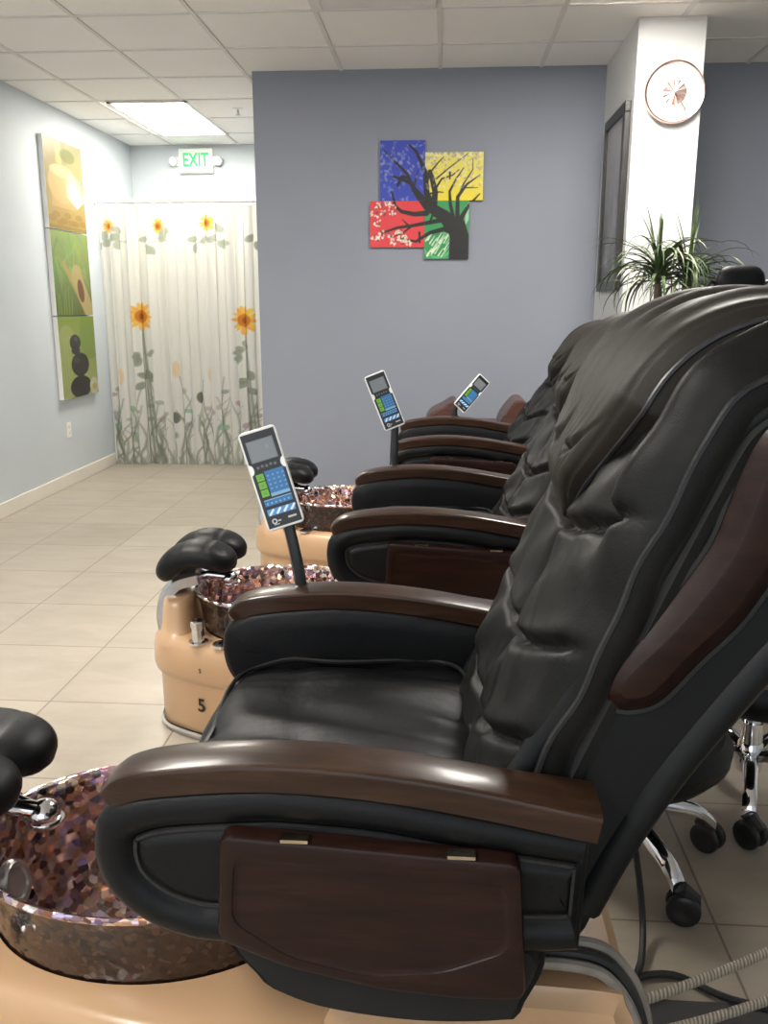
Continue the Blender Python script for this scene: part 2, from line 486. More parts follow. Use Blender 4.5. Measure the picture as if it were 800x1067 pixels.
# ------------------------------------------------------------------ room shell
XL, YB, CE = -2.88, 5.80, 2.77
XC, YC = -1.22, 8.26
FX0, FY0 = 0.37, 0.26
M['floor'] = floor_mat()
b = MB(); b.box(-2.98, 4.2, -2.6, 8.4, -.06, 0); struct('floor', b, 'floor')
b = MB(); b.box(-2.98, 4.2, -2.6, 8.4, CE, CE + .08); struct('ceiling', b, 'ceiling')
b = MB(); b.box(-2.98, XL, -2.6, 8.4, 0, CE); struct('wall_left', b, 'wall_lit')
b = MB(); b.box(XC, 4.2, YB, YB + .12, 0, CE); b.box(XC, XC + .12, YB + .12, YC, 0, CE); struct('wall_back', b, 'wall_blue')
b = MB(); b.box(XL, XC, YC, YC + .12, 0, CE); struct('wall_corridor', b, 'wall_lit')
b = MB(); b.box(4.1, 4.2, -2.6, YB, 0, CE); struct('wall_right', b, 'wall_lit')
b = MB(); b.box(.95, 1.285, 4.90, YB, 0, CE); struct('wall_column', b, 'wall_white')
def skirting(name, x0, x1, y0, y1): 
    b = MB(); b.box(x0, x1, y0, y1, 0, .10); o = obj(name, b, 'base_white', None, False, .004); o['kind'] = 'structure'
skirting('baseboard_left', XL, XL + .014, -2.6, YC)
skirting('baseboard_back', XC, .95, YB - .014, YB)
skirting('baseboard_corridor', XL + .014, XC, YC - .014, YC)
skirting('baseboard_right', 1.285, 4.1, YB - .014, YB)
# ceiling grid bars
b = MB(); GX, GY = -.053, 5.295
for i in range(-4, 7):
    x = GX + i * .61
    if XL < x < 4.1: b.box(x - .012, x + .012, -2.6, YB if x > XC else YC, CE - .006, CE)
for j in range(-12, 6):
    y = GY + j * .61
    if y < YB: b.box(XL, 4.1, y - .012, y + .012, CE - .0055, CE)
    elif y < YC: b.box(XL, XC, y - .012, y + .012, CE - .0055, CE)
struct('trim_1', b, 'tbar')

# troffers
def troffer(x0, x1, y0, y1, label, mat):
    t = thing('ceiling_light', label, 'ceiling light', ((x0 + x1) / 2, (y0 + y1) / 2, CE), 0, None)
    w, h = (x1 - x0) / 2, (y1 - y0) / 2
    b = MB()
    for a in ((-w, w, -h, -h + .025), (-w, w, h - .025, h), (-w, -w + .025, -h, h), (w - .025, w, -h, h)):
        b.box(a[0], a[1], a[2], a[3], -.016, -.0062)
    obj('frame', b, 'white', t, False)
    b = MB(); b.box(-w + .02, w - .02, -h + .02, h - .02, -.0125, -.0063); obj('diffuser', b, mat, t, False)
troffer(-2.425, -1.845, 6.52, 7.74, 'lit fluorescent ceiling panel over the corridor before the flowered curtain', 'diffuser')
troffer(GX + .622, GX + 1.208, 3.29, 4.49, 'lit fluorescent ceiling panel above the row of spa chairs', 'diffuser_room')
troffer(GX - 3 * .61 + .012, GX - 2 * .61 - .012, 2.20, 3.42, 'added ceiling fill panel, out of view, above the open tiled floor', 'diffuser_room')  # unseen panel added to brighten the open floor
troffer(GX - 3 * .61 + .012, GX - 2 * .61 - .012, -.90, .30, 'added ceiling fill panel, out of view, nearest the shop front, left of the chairs', 'diffuser_room')  # unseen panel added overhead and behind the camera as fill light

# air vent in the ceiling
t = thing('ceiling_vent', 'grey square ceiling air vent at the top edge, above the tree painting', 'vent', (GX - .305, 4.38, CE))
b = MB()
for a in ((-.29, .29, -.29, -.26), (-.29, .29, .26, .29), (-.29, -.26, -.26, .26), (.26, .29, -.26, .26)): b.box(*a, -.014, -.0062)
obj('frame', b, 'tbar', t, False)
b = MB(); b.box(-.262, .262, -.262, .262, -.0068, -.0062); obj('backing', b, 'frame_black', t, False)
b = MB()
for k in range(12):
    y = -.25 + k * .0445
    b.add([(-.26, y, -.007), (.26, y, -.007), (.26, y + .034, -.0135), (-.26, y + .034, -.0135)], [[0, 1, 2, 3]])
obj('louvre', b, 'tbar', t, False)

# sprinkler head
t = thing('fire_sprinkler', 'small grey fire sprinkler head on the ceiling left of the slate blue wall', 'sprinkler', (-1.547, 6.82, CE))
b = MB(); b.lathe([(0, -.010), (.035, -.009), (.04, -.001), (0, -.0005)], n=20); obj('escutcheon', b, 'white', t)
b = MB(); b.tube([(0, 0, -.006), (0, 0, -.04)], .009); b.lathe([(0, -.050), (.020, -.047), (.020, -.044), (0, -.040)], n=16); obj('deflector', b, 'steel', t)

# exit sign
t = thing('exit_sign', 'lit green EXIT sign with two lamp heads above the curtain', 'exit sign', (-2.266, YC, 2.628))
b = MB(); b.box(-.155, .155, -.05, -.001, -.105, .105); obj('housing', b, 'white', t, False, .006)
b = MB(); b.box(-.135, .135, -.053, -.0495, -.088, .088); obj('face', b, 'exit_face', t, False)
vs, fs = text_mesh('EXIT', .145, .003)
b = MB(); b.add([(x * .80, -.0545, y * 1.12) for x, y, z in vs], fs); obj('letters', b, 'exit_green', t, False)
for sx in (-1, 1):
    b = MB(); b.lathe([(.0, -.075), (.034, -.073), (.042, -.05), (.036, -.02), (.02, -.005), (.02, 0)], (sx * .205, 0, -.005), 18, 'y')
    b.box(min(sx * .15, sx * .215), max(sx * .15, sx * .215), -.03, -.006, -.04, .035)
    obj('lamp_head', b, 'white', t)

# left wall outlet
t = thing('wall_outlet', 'white electrical outlet plate low on the left wall below the stone print', 'outlet', (XL, 6.47, .425))
b = MB(); b.box(.0005, .008, -.037, .037, -.058, .058); obj('plate', b, 'white', t, False, .002)
for z in (-.024, .024):
    b = MB(); b.box(.006, .0095, -.016, .016, z - .014, z + .014); obj('socket', b, 'base_white', t, False, .002)

# ------------------------------------------------------------------ curtain
def curtain():
    x0, x1, z0, z1 = -2.868, -1.235, .012, 2.15
    w, h = x1 - x0, z1 - z0
    P = Paint(w, h, 170, (.74, .71, .63))
    P.grad((.76, .75, .71), (.80, .78, .70), 0, h)  # yellower, paler top: the corridor lamp's glow put into the cloth colour
    green = (.23, .25, .19); lgreen = (.38, .40, .33); yel = (.85, .50, .06); org = (.62, .20, .015); brn = (.30, .09, .02)
    rnd = random.Random(3)
    X = lambda px: (px - 118) / 1.0 * w / 176    # photo x on the cloth
    Zp = lambda py: h * (483 - py) / 269
    # stems at the bottom
    for k in range(90):
        bx = rnd.uniform(0, w); ht = rnd.uniform(.25, .66) * (1 if rnd.random() > .2 else 1.25)
        dx = rnd.uniform(-.09, .09)
        pts = [(bx + dx * t + .025 * sin(t * 6 + k), ht * t) for t in np.linspace(0, 1, 7)]
        g = rnd.uniform(.7, 1.5); P.line(pts, .016, tuple(c * g for c in green), .006, .75)
        if rnd.random() < .6:
            a = pts[4]; P.line([a, (a[0] + rnd.choice((-1, 1)) * .06, a[1] + .08)], .008, lgreen, .004, .8)
        if rnd.random() < .55:
            a = pts[rnd.choice((3, 4, 5, 6))]; P.disc(a[0] + rnd.uniform(-.03, .03), a[1], .028, tuple(c * rnd.uniform(.7, 1.3) for c in lgreen), .018, .8, rnd.uniform(0, 3))
    for k in range(160):
        P.line([(bx := rnd.uniform(0, w), 0), (bx + rnd.uniform(-.03, .03), rnd.uniform(.04, .13))], .008, lgreen, .003, .7)
    def leafs(cx, cy, n, sp, dark=1.0):
        for k in range(n):
            a = rnd.uniform(0, 6.28); P.disc(cx + sp * cos(a), cy + sp * sin(a) * 1.2, .042, tuple(c * dark for c in green), .026, .85, a + .5)
    def flower(cx, cy, r):
        for k in range(14):
            a = k * 2 * pi / 14 + rnd.uniform(-.1, .1)
            P.disc(cx + r * .62 * cos(a), cy + r * .75 * sin(a), r * .42, (yel[0], yel[1] * rnd.uniform(.75, 1.15), yel[2]), r * .17, .95, a)
        P.disc(cx, cy, r * .48, org, r * .55); P.disc(cx, cy, r * .25, brn, r * .3)
    for px, py, rr in ((152, 325, .10), (247, 329, .105)):
        cx, cy = X(px), Zp(py)
        for o in (-.02, .02, .045): P.line([(cx + o * .3, cy - .1), (cx + .01 + o * .7, cy * .5), (cx + .03 + o, 0)], .010, green, .018, .8)
        leafs(cx, Zp(365), 5, .07, 1.3); leafs(cx + .02, Zp(395), 4, .06, 1.1)
        flower(cx, cy, rr)
    for px, py, rr in ((128, 234, .05), (172, 234, .055), (216, 231, .06)):
        flower(X(px), Zp(py), rr); leafs(X(px) - .07, Zp(250), 3, .05, 1.5); leafs(X(px) + .1, Zp(245), 4, .06, 1.6)
        P.line([(X(px) - .12, Zp(254)), (X(px), Zp(246)), (X(px) + .14, Zp(250))], .008, lgreen, None, .8)
    leafs(X(262), Zp(244), 6, .07, 1.2)
    for px, py in ((213, 385), (182, 380), (130, 388), (275, 380)):
        P.disc(X(px), Zp(py), .022, (.80, .55, .22), .07, .6)
    for px, py in ((180, 432), (203, 410)):
        P.disc(X(px), Zp(py), .03, (.12, .13, .10), .05, .9)
    P.a *= .92
    def fn(u, v):
        x = x0 + u * w; amp = .013 + .008 * sin(u * 9.)
        ph = 2 * pi * u * 10.5 + .8 * sin(u * 7) + .25 * sin(v * 4)
        k = 1 - .25 * v
        return (x + .012 * sin(ph * 2 + 1) * k, 7.33 + amp * sin(ph) * k + .006 * sin(ph * 2.7 + 2 * v), z0 + v * h)
    mb = MB(); mb.grid(fn, P.W, P.H); mb.col = P.sample()
    # darker hem line along the top
    o = obj('shower_curtain', mb, 'curtain')
    tag(o, 'cream cloth curtain printed with sunflowers hanging across the corridor', 'curtain')
    t = thing('curtain_rod', 'white rod carrying the sunflower curtain across the corridor', 'curtain rod', (XL, 7.33, 2.185))
    b = MB(); b.tube([(.002, 0, 0), (1.658, 0, 0)], .016, 14); obj('rod', b, 'white_metal', t)
    for x in (.0, 1.648):
        b = MB(); b.lathe([(0, x + .0005), (.032, x + .0005), (.032, x + .011), (0, x + .0115)], n=18, axis='x'); obj('end_flange', b, 'white_metal', t)
    for k in range(12):
        u = .03 + k / 11 * .94; p = fn(u, 1)
        b = MB(); b.tube([(p[0] - XL + .0 , .030 * cos(a), .004 + .030 * sin(a)) for a in np.linspace(0, 2 * pi, 15)], .003, 6, False)
        obj('curtain_ring', b, 'white_metal', t)
curtain()

# ------------------------------------------------------------------ three prints on the left wall
def wall_print(z0, z1, name_label, draw):
    y0, y1 = 6.36, 7.03
    w, h = y1 - y0, z1 - z0
    P = Paint(w, h, 190, (.5, .5, .4)); draw(P, w, h)
    P.a *= .46; x = XL + .036
    o = panel('wall_print', P, lambda u, v: (x, y0 + u * w, z0 + v * h), (-.035, 0, 0), ['print', 'white'])
    tag(o, name_label, 'wall print', 'three spa prints stacked on the left wall')
def d_candle(P, w, h):
    P.grad((.55, .38, .08), (.50, .46, .22), 0, h)
    P.rect(0, w * .55, 0, h, (.45, .25, .05), .35)
    P.disc(w * .42, h * .52, w * .36, (.78, .52, .20), h * .22); P.disc(w * .42, h * .66, w * .30, (.86, .66, .34), h * .07)
    P.rect(w * .12, w * .74, h * .25, h * .52, (.76, .50, .18), .6)
    P.rect(w * .3, w * .44, h * .74, h * .98, (.85, .62, .22), .9)
    P.disc(w * .6, h * .85, w * .2, (.25, .27, .08), h * .08, .8)
    for k in range(16):
        a = .3 + k * .17; P.line([(w * .78, h * .3), (w * .78 + .26 * w * cos(a * 1.2), h * .3 + .35 * h * sin(a))], .03, (.93, .90, .78), .012, .9)
    for k in range(9):
        P.disc(w * (.1 + .1 * k), h * (.12 + .05 * sin(k * 2.)), w * .1, (.35 + .05 * (k % 3), .22, .03), h * .035, .8)
    P.rect(0, w, 0, h * .05, (.30, .22, .04), .7)
def d_bamboo(P, w, h):
    P.grad((.10, .17, .03), (.35, .50, .14), 0, h); r = random.Random(5)
    for k in range(40):
        x = r.uniform(0, w); y = r.uniform(h * .5, h); a = r.uniform(-2.6, -.5); L = r.uniform(.1, .25)
        P.line([(x, y), (x + L * cos(a), y + L * sin(a))], .028, (r.uniform(.12, .5), r.uniform(.3, .62), r.uniform(.03, .2)), .003, .85)
    for k in range(6):
        x = w * (.06 + .07 * k); P.line([(x, 0), (x + r.uniform(-.03, .03), h * r.uniform(.2, .45))], .022, (.30, .45, .08), .012, .8)
    P.line([(w * .28, h * .62), (w * .62, h * .28), (w * .86, h * .02)], .05, (.55, .42, .12), .10)
    P.line([(w * .60, h * .48), (w * .92, h * .04)], .17, (.62, .50, .20), .15)
    P.disc(w * .70, h * .30, w * .085, (.20, .06, .02), h * .15, 1, .35)
def d_stone(P, w, h):
    P.grad((.55, .60, .20), (.30, .44, .06), 0, h)
    P.disc(w * .2, h * .5, w * .3, (.62, .66, .28), h * .4, .5); P.disc(w * .85, h * .75, w * .3, (.22, .36, .04), h * .3, .6)
    for k in range(4): P.line([(w * (.10 + .07 * k), h * .1), (w * (.05 + .09 * k), h)], .02, (.35, .5, .1), .01, .6)
    P.disc(w * .42, h * .68, w * .15, (.035, .035, .030), h * .10); P.disc(w * .42, h * .58, w * .12, (.03, .03, .028), h * .05)
    P.disc(w * .52, h * .40, w * .25, (.030, .030, .028), h * .15); P.disc(w * .50, h * .12, w * .30, (.025, .025, .022), h * .14)
    P.disc(w * .45, h * .72, w * .05, (.16, .16, .14), h * .03, .7); P.disc(w * .42, h * .46, w * .09, (.13, .13, .12), h * .03, .6)
    P.disc(w * .88, h * .10, w * .13, (.80, .80, .55), h * .11); P.disc(w * .88, h * .09, w * .06, (.75, .62, .10), h * .045)
wall_print(1.905, 2.535, 'tall print of a glowing candle and petals, topmost of three on left wall', d_candle)
wall_print(1.285, 1.895, 'green bamboo print, middle of three on the left wall', d_bamboo)
wall_print(.665, 1.275, 'print of black stacked stones, lowest of three on the left wall', d_stone)

# ------------------------------------------------------------------ four-canvas tree painting
def tree():
    xs, zs = -.486, 1.647
    # pixel frame of the photo painting -> metres from (xs,zs)
    TW, TH_ = .711, .71
    trunk = (.010, .010, .009)
    X = lambda px: (px - 84) / 626 * TW
    Z = lambda py: (750 - py) / 663 * TH_
    L = lambda *p: [(X(a), Z(c)) for a, c in p]
    strokes = [
        (L((590, 770), (585, 640), (570, 560)), .15, .105), (L((570, 600), (500, 510), (400, 445), (330, 360)), .10, .035),
        (L((340, 375), (310, 320), (260, 300), (200, 280)), .034, .012), (L((310, 320), (290, 270), (230, 210), (160, 140)), .024, .008),
        (L((330, 330), (350, 250)), .014, .006), (L((430, 450), (400, 380), (390, 260), (340, 150), (300, 110)), .045, .010),
        (L((400, 330), (410, 260)), .02, .01), (L((440, 460), (445, 370), (425, 290), (415, 260)), .040, .028),
        (L((450, 350), (480, 300), (540, 280), (575, 250)), .014, .006), (L((420, 260), (460, 210), (490, 180)), .012, .005),
        (L((525, 265), (525, 300)), .014, .010), (L((450, 300), (520, 240), (600, 180), (625, 160)), .010, .004),
        (L((550, 530), (530, 440), (525, 370), (560, 300), (600, 240)), .026, .006), (L((570, 520), (570, 400), (620, 330), (690, 280)), .030, .006),
        (L((575, 400), (600, 330), (650, 250), (650, 190)), .014, .004), (L((600, 350), (680, 350)), .010, .004),
        (L((590, 520), (630, 450), (690, 385)), .032, .008),
        (L((560, 560), (480, 530), (400, 545), (320, 560), (240, 570), (150, 600)), .034, .012), (L((420, 540), (430, 505), (470, 500)), .016, .010),
        (L((300, 560), (265, 525)), .014, .006), (L((320, 560), (270, 600), (220, 620)), .014, .006),
        (L((400, 490), (330, 495), (260, 480), (225, 450), (205, 370)), .034, .012), (L((560, 600), (500, 580), (420, 600), (340, 650), (250, 630)), .040, .008),
        (L((360, 600), (362, 655)), .016, .012), (L((300, 640), (260, 665)), .010, .005),
        (L((240, 330), (260, 285), (290, 290)), .022, .016), (L((420, 380), (470, 372), (490, 375)), .012, .006),
    ]
    def canvas(x0, x1, z0, z1, bg, decor, label, thick=.02):
        w, h = x1 - x0, z1 - z0
        P = Paint(w, h, 330, bg); ox, oz = x0 - xs, z0 - zs
        decor(P, w, h, ox, oz)
        for pts, a, c in strokes: P.line([(p - ox, q - oz) for p, q in pts], a, trunk, c)
        decor(P, w, h, ox, oz, True)
        o = panel('tree_picture', P, lambda u, v: (x0 + u * w, YB - thick, z0 + v * h), (0, thick, 0), ['paint', 'frame_black'])
        tag(o, label, 'painting', 'four tree canvases on the slate blue wall')
    def d_blue(P, w, h, ox, oz, top=False):
        r = random.Random(11 + top)
        for k in range(110 if not top else 40):
            x, y = r.uniform(0, w), r.uniform(0, h)
            if y < h * .35 and r.random() < .6: continue
            P.disc(x, y, r.uniform(.006, .016), (.16, .22, .55) if r.random() < .7 else (.30, .33, .55), r.uniform(.003, .009), .55, r.uniform(0, 3))
    def d_yel(P, w, h, ox, oz, top=False):
        if not top: P.grad((.80, .66, .03), (.75, .68, .16), 0, h)
        r = random.Random(21 + top)
        for k in range(150 if not top else 60):
            x, y = r.uniform(0, w), h * (1 - r.random() ** 1.6 * .75)
            P.disc(x, y, r.uniform(.005, .013), (.33, .27, .30) if r.random() < .6 else (.80, .76, .50), r.uniform(.003, .007), .6, r.uniform(0, 3))
    def d_red(P, w, h, ox, oz, top=False):
        if not top: return
        r = random.Random(31)
        for cx, cy in ((.17, .92), (.30, .95), (.08, .72), (.2, .75), (.42, .74), (.13, .52), (.4, .88), (.22, .28), (.40, .28), (.52, .3), (.42, .12), (.62, .22), (.68, .12), (.1, .2), (.55, .18)):
            for k in range(9):
                P.disc(w * cx + r.uniform(-.025, .025), h * cy + r.uniform(-.02, .02), r.uniform(.006, .011), r.choice(((.78, .74, .62), (.70, .60, .45), (.86, .82, .76), (.10, .05, .04))), r.uniform(.003, .007), .9, r.uniform(0, 3))
    def d_grn(P, w, h, ox, oz, top=False):
        if top: return
        P.disc(w * .3, h * .25, w * .36, (.10, .42, .16), h * .24)
        P.disc(w * .3, h * .25, w * .30, (.03, .28, .08), h * .20)
        r = random.Random(41)
        for k in range(26):
            x, y = w * r.uniform(.02, .5), h * r.uniform(.04, .36); P.line([(x, y), (x + .03, y + .045)], .010, r.choice(((.55, .75, .5), (.25, .55, .3), (.75, .85, .68))), .003, .8)
        for k in range(10):
            y = h * (.62 + .03 * k); P.line([(w * .93, y), (w * 1.0, y + .03)], .012, (.4, .7, .45), .004, .7)
    canvas(-.422, -.141, 2.0, 2.357, (.030, .055, .42), d_blue, 'blue canvas of the four-part tree painting, top left')
    canvas(-.140, .222, 2.0, 2.285, (.80, .68, .04), d_yel, 'yellow canvas of the four-part tree painting, top right')
    canvas(-.486, -.141, 1.719, 1.999, (.72, .045, .055), d_red, 'red canvas with white blossom in the four-part tree painting')
    canvas(-.140, .140, 1.647, 1.999, (.035, .30, .09), d_grn, 'green canvas with the thick tree trunk, bottom right of the four')
tree()

# ------------------------------------------------------------------ clock and framed picture on the column
t = thing('wall_clock', 'round white wall clock with rose gold rim on the white column', 'clock', (1.142, 4.90, 2.412))
b = MB(); b.lathe([(0, -.001), (.147, -.001), (.150, -.012), (.150, -.038), (.146, -.043), (.140, -.040), (.138, -.026)], n=48, axis='y', caps=False); obj('rim', b, 'gold', t)
b = MB(); b.lathe([(.139, -.026), (.10, -.0275), (0, -.028)], n=48, axis='y'); obj('dial', b, 'dial', t)
b = MB()
for k in range(12):
    a0, a1 = 2 * pi * k / 12, 2 * pi * (k + 1) / 12; am = (a0 + a1) / 2
    b.add([(0, -.036, 0), (.060 * cos(a0), -.030, .060 * sin(a0)), (.060 * cos(am), -.034, .060 * sin(am)), (.060 * cos(a1), -.030, .060 * sin(a1))], [[0, 1, 2], [0, 2, 3]])
obj('center_disc', b, 'copper', t, False)
for a, L, w in ((radians(-55), .105, .004), (radians(-90), .09, .003)):
    b = MB(); b.tube([(0, -.038, 0), (L * cos(a), -.038, L * sin(a))], w, 6); obj('hand', b, 'gold', t)

t = thing('framed_picture', 'dark picture in a wide black frame on the side of the white column', 'picture', (.95, 5.27, 1.92))
hw, hh = .30, .48
b = MB()
for a in ((-hw, hw, -hh, -hh + .055), (-hw, hw, hh - .055, hh), (-hw, -hw + .055, -hh + .055, hh - .055), (hw - .055, hw, -hh + .055, hh - .055)): b.box(-.032, -.0005, a[0], a[1], a[2], a[3])
obj('frame', b, 'frame_black', t, False, .004)
P = Paint(2 * hw - .11, 2 * hh - .11, 70, (.30, .30, .31)); P.grad((.10, .10, .105), (.36, .36, .37), 0, .85)
rr = random.Random(2)
for k in range(26): P.rect(x0 := rr.uniform(.02, .38), x0 + rr.uniform(.02, .09), y0 := rr.uniform(.02, .6), y0 + rr.uniform(.05, .22), (rr.uniform(.06, .3),) * 3, .6)
panel('artwork', P, lambda u, v: (-.018, hw - .055 - u * (2 * hw - .11), -hh + .055 + v * (2 * hh - .11)), (.01, 0, 0), ['print', 'frame_black'], t)

# ------------------------------------------------------------------ dracaena beside the column
def dracaena():
    t = thing('potted_dracaena', 'potted dracaena with long thin arching leaves before the white column', 'potted plant', (1.05, 4.40, 0))
    b = MB(); b.lathe([(0, .0), (.13, 0), (.145, .02), (.18, .30), (.195, .31), (.195, .34), (.175, .34), (.168, .30), (0, .30)], n=32); obj('pot', b, 'pot', t)
    b = MB(); b.lathe([(.166, .302), (.1, .312), (0, .318)], n=24); obj('soil', b, 'soil', t)
    rr = random.Random(8)
    for (cx, cy, zt, n, R) in ((-.035, 0, 1.545, 90, .34), (.115, .03, 1.525, 80, .33)):
        b = MB(); b.tube([(cx * .5, cy * .5, .29), (cx * .8, cy, .8), (cx, cy, zt)], [.022, .018, .014], 10); obj('cane', b, 'trunk', t)
        b = MB()
        for k in range(n):
            az = rr.uniform(0, 2 * pi); el = rr.uniform(-.1, 1.2) if k > 5 else rr.uniform(1.2, 1.5); L = R * rr.uniform(.75, 1.25)
            wd = rr.uniform(.006, .010); droop = rr.uniform(1.7, 3.2) if k > 5 else .35
            zb = zt - rr.uniform(0, .10); p = Vector((cx, cy, zb)); S = 11; e = el; rows = []
            for s in range(S):
                f = s / (S - 1)
                d = Vector((cos(az) * cos(e), sin(az) * cos(e), sin(e)))
                side = Vector((-sin(az), cos(az), 0)); up = side.cross(d) * -1
                ww = wd * (min(1, f * 6 + .4)) * (1 - f ** 2.2) + .0006
                p.y = min(p.y, .45)
                rows.append([p - side * ww + up * ww * .5, p, p + side * ww + up * ww * .5])
                p = p + d * (L / (S - 1)); e -= droop / (S - 1) * (.4 + 1.2 * f)
            b.loft(rows, False)
        obj('foliage', b, 'leaf', t)
dracaena()

# ------------------------------------------------------------------ pedicure spa chair
def base_outline(off=0.0, n=110):
    half = [(-.935, 0), (-.926, .06), (-.892, .118), (-.83, .16), (-.735, .205), (-.6, .25), (-.42, .29), (-.2, .305), (.1, .305), (.235, .30), (.275, .27), (.285, .18), (.285, 0)]
    pts = [(x, -y) for x, y in half] + [(x, y) for x, y in half[-2:0:-1]]
    o = crom(pts, n, True)
    return inset(o, -off) if off else o
BC, BRX, BRY, RIMZ = -.495, .305, .232, .462

def back_curve():
    F = [(.035, .585), (.060, .68), (.092, .78), (.152, .93), (.208, 1.07), (.250, 1.17), (.296, 1.262), (.368, 1.318), (.46, 1.338), (.56, 1.332), (.63, 1.30), (.665, 1.24)]
    return crom(F, 201)
BCV = back_curve()
PIV = Vector((.03, 0, .60))
def bc(v):
    f = max(0, min(1, v)) * 200; i = min(199, int(f)); t = f - i
    p = Vector(BCV[i]).lerp(Vector(BCV[i + 1]), t); q = Vector(BCV[min(200, i + 2)]) - Vector(BCV[max(0, i - 1)])
    q.normalize(); return p, Vector((-q.y, q.x))   # point, outward normal (towards the sitter, then up)
def back_pt(y, v, w):
    p, n = bc(v); return (p.x + n.x * w - PIV.x, y, p.y + n.y * w - PIV.z)
def v_of_z(z):
    for i in range(201):
        if BCV[i][1] >= z: return i / 200
    return .6
def sm(a, b, x):
    t = max(0, min(1, (x - a) / (b - a))); return t * t * (3 - 2 * t)

def pad_mesh():
    W = .272
    seams = [v_of_z(.72), v_of_z(.86), v_of_z(1.03)]
    rr = random.Random(4); wr = [(rr.uniform(20, 60), rr.uniform(-30, 30), rr.uniform(0, 6)) for _ in range(6)]
    def h(a, v):
        s = abs(a)
        w = -.028 + .030 * sqrt(max(0, 1 - s ** 5)) - .018 * exp(-(s / .045) ** 2)
        w += .014 * sin(pi * min(1, s * 1.02)) ** 1.0
        # wings stand proud beside the head roll
        w += (.020 * sm(.78, .87, s) * (1 - sm(.88, 1.02, s) * .95) - .030 * exp(-((s - .74) / .075) ** 2)) * sm(.38, .55, v) * (1 - sm(.86, 1, v))
        sv = v - .085 * s + .02 * sin(s * 3)
        best = 1
        for k, c in enumerate(seams):
            d = sv - c; w -= .020 * exp(-(d / .0085) ** 2) * (1 - sm(.86, 1, s))
            if d > 0: w += .010 * exp(-d / .05) * min(1, d / .015) * (1 - sm(.86, 1, s))
        w -= .012 * exp(-((s - .985) / .03) ** 2) + .0022 * exp(-((s - .93) / .010) ** 2)
        for A, B, c in wr: w += .0012 * sin(A * v + B * a * .5 + c)
        # diagonal tension folds that run down from the seams to the middle
        w += .0035 * sin(46 * (v * .8 + s * .35)) * exp(-((s - .45) / .3) ** 2)
        if v < .03: w -= .02 * (1 - v / .03)
        if v > .93: w -= .03 * ((v - .93) / .07) ** 2
        return w
    b = MB(); nu, nv = 97, 181
    cols = [-1.0, -1.0] + [2 * i / (nu - 1) - 1 for i in range(nu)] + [1.0, 1.0]
    def fn(u, v):
        i = int(round(u * (len(cols) - 1))); a = cols[i]
        Wv = W * (1 - .04 * sm(.55, .8, v)) 
        w = h(a, v)
        if i == 0 or i == len(cols) - 1: return back_pt(a * (Wv - .012), v, -.085)
        if i == 1 or i == len(cols) - 2: return back_pt(a * (Wv + .004), v, w - .035)
        return back_pt(a * Wv, v, w)
    b.grid(fn, len(cols), nv); nc = len(cols) - 1
    b.m = [1 if (k % nc) in (0, nc - 1) else 0 for k in range(len(b.f))]  # side skirts darkened to stand for shade in the groove
    return b, W, h

def bib_mesh(h):
    v0, v1 = v_of_z(1.035), .985
    rr = random.Random(9); wr = [(rr.uniform(8, 40), rr.uniform(0, 6), rr.uniform(.0006, .0022)) for _ in range(9)]
    def half(t): return .196 * min(1, t / .30) ** .74 * (1 + .10 * sm(.3, .8, t)) * (1 - .10 * sm(.9, 1, t)) + .004
    def fn(u, v):
        t = v; B = half(t); a = 2 * u - 1; vv = v0 + (v1 - v0) * t
        s = abs(a); y = a * B
        puff = .060 * (1 - s ** 7) ** .6 * sm(-.04, .12, t) * (1 - .42 * sm(.40, .75, t)) * (1 - .7 * sm(.85, 1, t))
        w = .001 + puff
        # arched seam of the neck roll on either half, with gathers running into it
        sa = exp(-((s - .42) / .26) ** 2); d = t - (.25 - .10 * (1 - ((s - .42) / .4) ** 2))
        w -= .013 * exp(-(d / .010) ** 2) * sa
        if d > 0: w += .010 * exp(-d / .06) * min(1, d / .02) * sa
        w += .0022 * sin(42 * a + 6 * t) * exp(-abs(d) / .06) * sa
        for A, B2, c in wr: w += c * .8 * sin(A * .55 * a + B2 + 2.5 * t) * sm(.1, .5, t) * (1 - s ** 4)
        w += .0045 * sin(11 * (a + .45 * (t - .5)) + 1.2) * sm(.25, .6, t) * (1 - s ** 4)
        w += .0028 * sin(23 * (a - .35 * t) + .4) * sm(.3, .6, t) * (1 - s ** 4)
        w -= .003 * exp(-((s - .88) / .016) ** 2)
        if s > .995: w = -.034
        return back_pt(y, vv, w)
    b = MB(); b.grid(fn, 101, 141)
    edge = [fn(1, j / 80) for j in range(81)], [fn(0, j / 80) for j in range(81)]
    return b, half, (v0, v1), fn

def shell_outline():
    pts = [(-.02, .545), (.03, .60), (.075, .70), (.125, .81), (.20, .945), (.265, 1.06), (.30, 1.13), (.328, 1.20), (.362, 1.245), (.43, 1.275), (.52, 1.282), (.61, 1.265), (.645, 1.235),
           (.605, 1.15), (.53, 1.055), (.46, .965), (.400, .885), (.325, .77), (.268, .67), (.226, .575), (.205, .515), (.17, .498), (.05, .515)]
    return [(x - PIV.x, z - PIV.z) for x, z in crom(pts, 150, True)]
def inlay_outline():
    pts = [(.2065, .893), (.218, .920), (.266, .976), (.299, 1.022), (.329, 1.074), (.343, 1.117), (.357, 1.17), (.378, 1.222), (.42, 1.258), (.48, 1.262), (.495, 1.22), (.455, 1.13), (.3965, 1.026), (.366, .975), (.322, .924), (.282, .874), (.255, .860), (.2285, .8595), (.212, .871)]
    return [(x - PIV.x, z - PIV.z) for x, z in crom(pts, 110, True)]
ARM_W = .71
